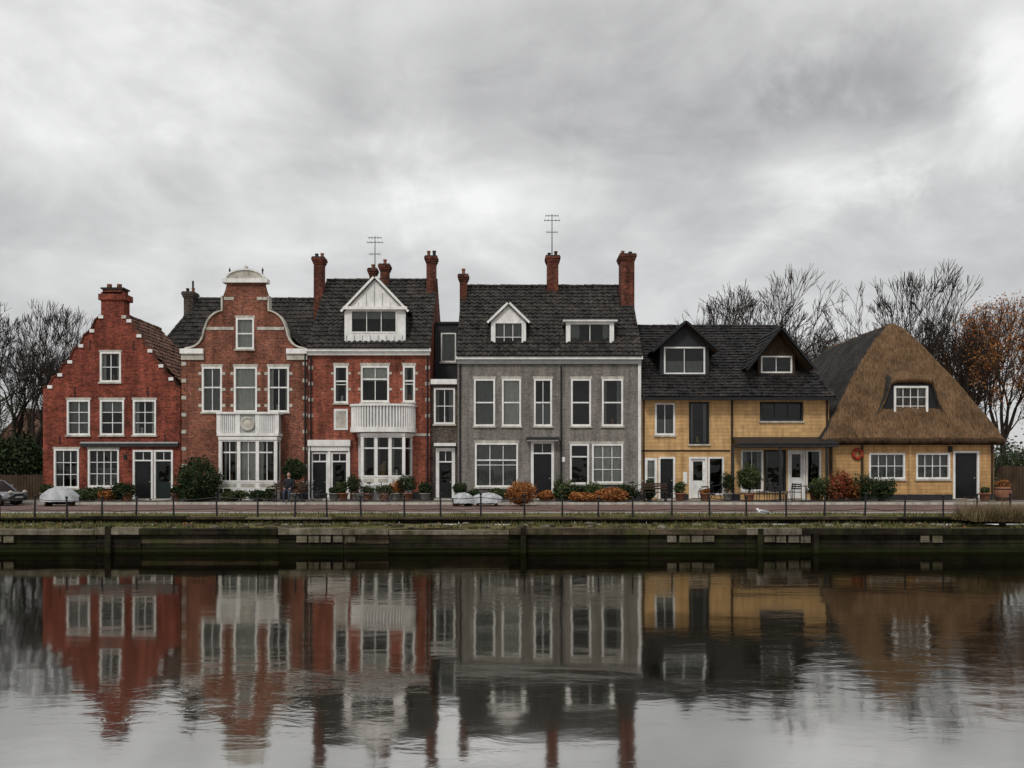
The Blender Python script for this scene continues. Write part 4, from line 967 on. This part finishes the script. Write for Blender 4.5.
def bench(px,y,L_=1.5):
    x=X(px,y); o=O('park_bench',(x,y,0)); o.M=Matrix.Translation((x,y,0))
    for a in(-L_/2+.1,L_/2-.1):
        o.box('frame',METAL,a-.03,a+.03,-.22,-.17,0,.43); o.box('frame',METAL,a-.03,a+.03,.17,.22,0,.85); o.box('frame',METAL,a-.031,a+.031,-.22,.2,.40,.435)
    for k in range(4): o.box('seat',BROWNW,-L_/2,L_/2,-.22+k*.1,-.14+k*.1,.436,.46)
    for z in(.58,.70,.80): o.box('backrest',BROWNW,-L_/2,L_/2,.145,.168,z,z+.08)
    o.M=Matrix.Identity(4); o.build()
bench(289,-2.8); bench(655,-2.2,1.2)
x=X(1003,-1); b=O('barrel_planter',(x,-1,0)); b.lathe('barrel',POTT,(x,-1,0),[(.3,0),(.36,.2),(.38,.35),(.36,.5),(.31,.68),(.28,.68),(.28,.6)],18)
for z in(.12,.55): b.lathe('hoops',METAL,(x,-1,z),[(.35,0),(.36,.0),(.36,.05),(.35,.05)],18)
V=[];F=[];leafcloud(V,F,[(x,-1,.8,.33,.33,.22)],500,.05); b.add('plants',L_OR,V,F); b.build()

def person(px,y):
    x=X(px,y); SK=paint('skin',(.45,.27,.20),.6,.05); COAT=paint('dark_coat',(.02,.022,.03),.9); TR=paint('jeans',(.05,.06,.09),.9); HAIR=paint('hair',(.05,.03,.02),.8)
    J=[((0,.02,.55),.135),((0,.0,.75),.125),((0,.0,.98),.15),((0,-.01,1.10),.065),((0,-.03,1.18),.055)]
    E=[(0,1),(1,2),(2,3),(3,4)]
    def ad(p,pts):
        for q,r in pts: J.append((q,r)); E.append((p,len(J)-1)); p=len(J)-1
        return p
    for s in(-1,1):
        ad(0,[((s*.10,-.02,.53),.09),((s*.12,-.42,.53),.065),((s*.12,-.46,.28),.05),((s*.12,-.45,.08),.035),((s*.13,-.58,.045),.035)])
        hnd=ad(2,[((s*.19,.0,1.02),.065),((s*.24,-.06,.78),.045),((s*.15,-.27,.66),.032),((s*.12,-.33,.64),.024)])
        for k in range(5):
            a=(k-2)*.016; ad(hnd,[((s*.12+a,-.37+abs(k-2)*.006,.635),.009),((s*.12+a*1.3,-.41+abs(k-2)*.01,.615),.008)])
    me=D.meshes.new('body'); me.from_pydata([j[0] for j in J],E,[]); ob=D.objects.new('body',me); COL.objects.link(ob)
    sk=ob.modifiers.new('s','SKIN')
    for i,j in enumerate(J): me.skin_vertices[0].data[i].radius=(j[1],j[1])
    me.skin_vertices[0].data[0].use_root=True
    ss=ob.modifiers.new('u','SUBSURF'); ss.levels=2; ss.render_levels=2
    dg=bpy.context.evaluated_depsgraph_get(); nm=D.meshes.new_from_object(ob.evaluated_get(dg)); D.objects.remove(ob)
    nm.materials.clear()
    for mt in(COAT,TR,SK,BLACK): nm.materials.append(mt)
    for p in nm.polygons:
        c=p.center; p.use_smooth=True
        p.material_index=3 if c.z<.1 else (2 if (c.z>1.1 or (c.y<-.3 and c.z>.6)) else (1 if (c.z<.62 and (c.y<-.1 or c.z<.5)) else 0))
    e=D.objects.new('seated_person',None); COL.objects.link(e); e.location=(x,y,0)
    b=D.objects.new('body',nm); COL.objects.link(b); b.parent=e
    hd=O('head'); hd.ell('face',SK,(0,-.04,1.27),(.075,.095,.115),16); hd.ell('nose',SK,(0,-.14,1.26),(.014,.02,.022),8); hd.ell('hair',HAIR,(0,-.015,1.30),(.086,.098,.105),16)
    for s in(-1,1): hd.ell('ears',SK,(s*.078,-.03,1.26),(.012,.02,.03),8); hd.ell('eyes',BLACK,(s*.03,-.128,1.28),(.011,.008,.007),8)
    hd.box('mouth',REDP,-.022,.022,-.133,-.125,1.212,1.219)
    q=hd.build(); q.parent=e
person(289,-2.85)
x=X(763,-15.3); g=O('gull',(x,-15.3,.07)); c=(x,-15.3,.2)
GW=paint('feathers_white',(.75,.75,.75),.9,.05); GG=paint('feathers_grey',(.3,.31,.33),.9)
g.ell('body',GW,c,(.17,.075,.07),14,Matrix.Rotation(.15,3,'Y')); g.ell('head',GW,(x-.17,-15.3,.28),(.05,.042,.042),10); g.tube('neck',GW,(x-.11,-15.3,.22),(x-.165,-15.3,.27),.045,.035); g.tube('beak',POTT,(x-.21,-15.3,.275),(x-.27,-15.3,.262),.014,.003)
for s in(-1,1): g.ell('wings',GG,(x+.04,-15.3+s*.06,.215),(.16,.02,.05),10,Matrix.Rotation(.12,3,'Y')); g.tube('legs',POTT,(x,-15.3+s*.03,.05),(x,-15.3+s*.03,.15),.007,n=5)
g.prism('tail',GW,[(x+.12,.17),(x+.28,.15),(x+.12,.21)],-15.33,-15.27); g.build()

# ================================================================== sky / light
W=D.worlds.new('World'); SC.world=W; W.use_nodes=True; n=W.node_tree.nodes; l=W.node_tree.links; bg=n['Background']
class WM(M):
    def __init__(s):
        s.t=W.node_tree; s.n=n; s.l=l; s.pos=n.new('ShaderNodeTexCoord').outputs['Generated']
w=WM()
sky=n.new('ShaderNodeTexSky'); sky.sky_type='NISHITA'; sky.sun_disc=False; sky.sun_elevation=math.radians(48); sky.sun_rotation=math.radians(205)
sp=w.sep()
base=w.noise(2.3,4,.55,w.mapv((1,1,2.3)),.5)
det=w.noise(6.5,5,.6,w.mapv((1,1,1.9)),.6)
val=w.math('ADD',w.math('MULTIPLY',base,.55),w.math('MULTIPLY',det,.28))
val=w.math('ADD',val,.145)
def dirv(px,py): return Vector(((px-512)/800,1,(470-py)/800)).normalized()
mp=w.mapv((1,1,1.6)); dis=w.math('MULTIPLY',w.math('SUBTRACT',w.noise(4.5,5,.62,None,.5),.5),.36)
def blob(val,px,py,rad,amt):
    d=dirv(px,py); vm=n.new('ShaderNodeVectorMath'); vm.operation='DISTANCE'
    l.new(mp,vm.inputs[0]); vm.inputs[1].default_value=(d.x,d.y,d.z*1.6)
    dd=w.math('ADD',vm.outputs['Value'],dis)
    mr=n.new('ShaderNodeMapRange'); mr.interpolation_type='SMOOTHSTEP'; l.new(dd,mr.inputs[0]); mr.inputs[1].default_value=-.02; mr.inputs[2].default_value=rad; mr.inputs[3].default_value=amt; mr.inputs[4].default_value=0
    return w.math('ADD',val,mr.outputs[0])
for b in ((70,20,.34,.14),(330,30,.3,.05),(450,110,.24,-.10),(475,195,.15,.14),(700,140,.28,-.15),(985,40,.22,.24),(1000,110,.2,.16),(900,75,.16,-.38),(835,190,.12,.24),(890,150,.14,-.10),(640,270,.45,.06),(200,220,.35,.05),(950,290,.3,.06)):
    val=blob(val,*b)
cl=w.ramp(val,[(.28,(.27,.27,.275)),(.44,(.45,.45,.453)),(.58,(.63,.63,.63)),(.78,(.95,.95,.945))])
hz=w.ramp(sp[2],[(.0,(1.05,1.05,1.05)),(.16,(1,1,1)),(.52,(1,1,1)),(.85,(1.8,1.8,1.8))])
cl=w.mix(1,cl,hz,'MULTIPLY')
sk=w.mix(1,sky.outputs[0],(.10,.10,.10),'MULTIPLY')
fin=w.mix(.96,sk,cl)
l.new(fin,bg.inputs['Color']); bg.inputs['Strength'].default_value=1.0
sd=D.lights.new('sun','SUN'); sd.energy=1.5; sd.angle=math.radians(10); sd.color=(1,.97,.92); so=D.objects.new('sun',sd); COL.objects.link(so)
az=math.radians(205); el=math.radians(48)
sv=Vector((math.sin(az)*math.cos(el),math.cos(az)*math.cos(el),math.sin(el))); so.rotation_euler=sv.to_track_quat('Z','Y').to_euler()
SC.view_settings.view_transform='Standard'; SC.view_settings.look='None'; SC.view_settings.exposure=0
cd=D.cameras.new('camera'); cd.sensor_width=36; cd.lens=28.125; cd.shift_y=86/1024; cd.clip_end=5000; co=D.objects.new('camera',cd); COL.objects.link(co); co.location=(0,-40,1.5); co.rotation_euler=(math.pi/2,0,0); SC.camera=co
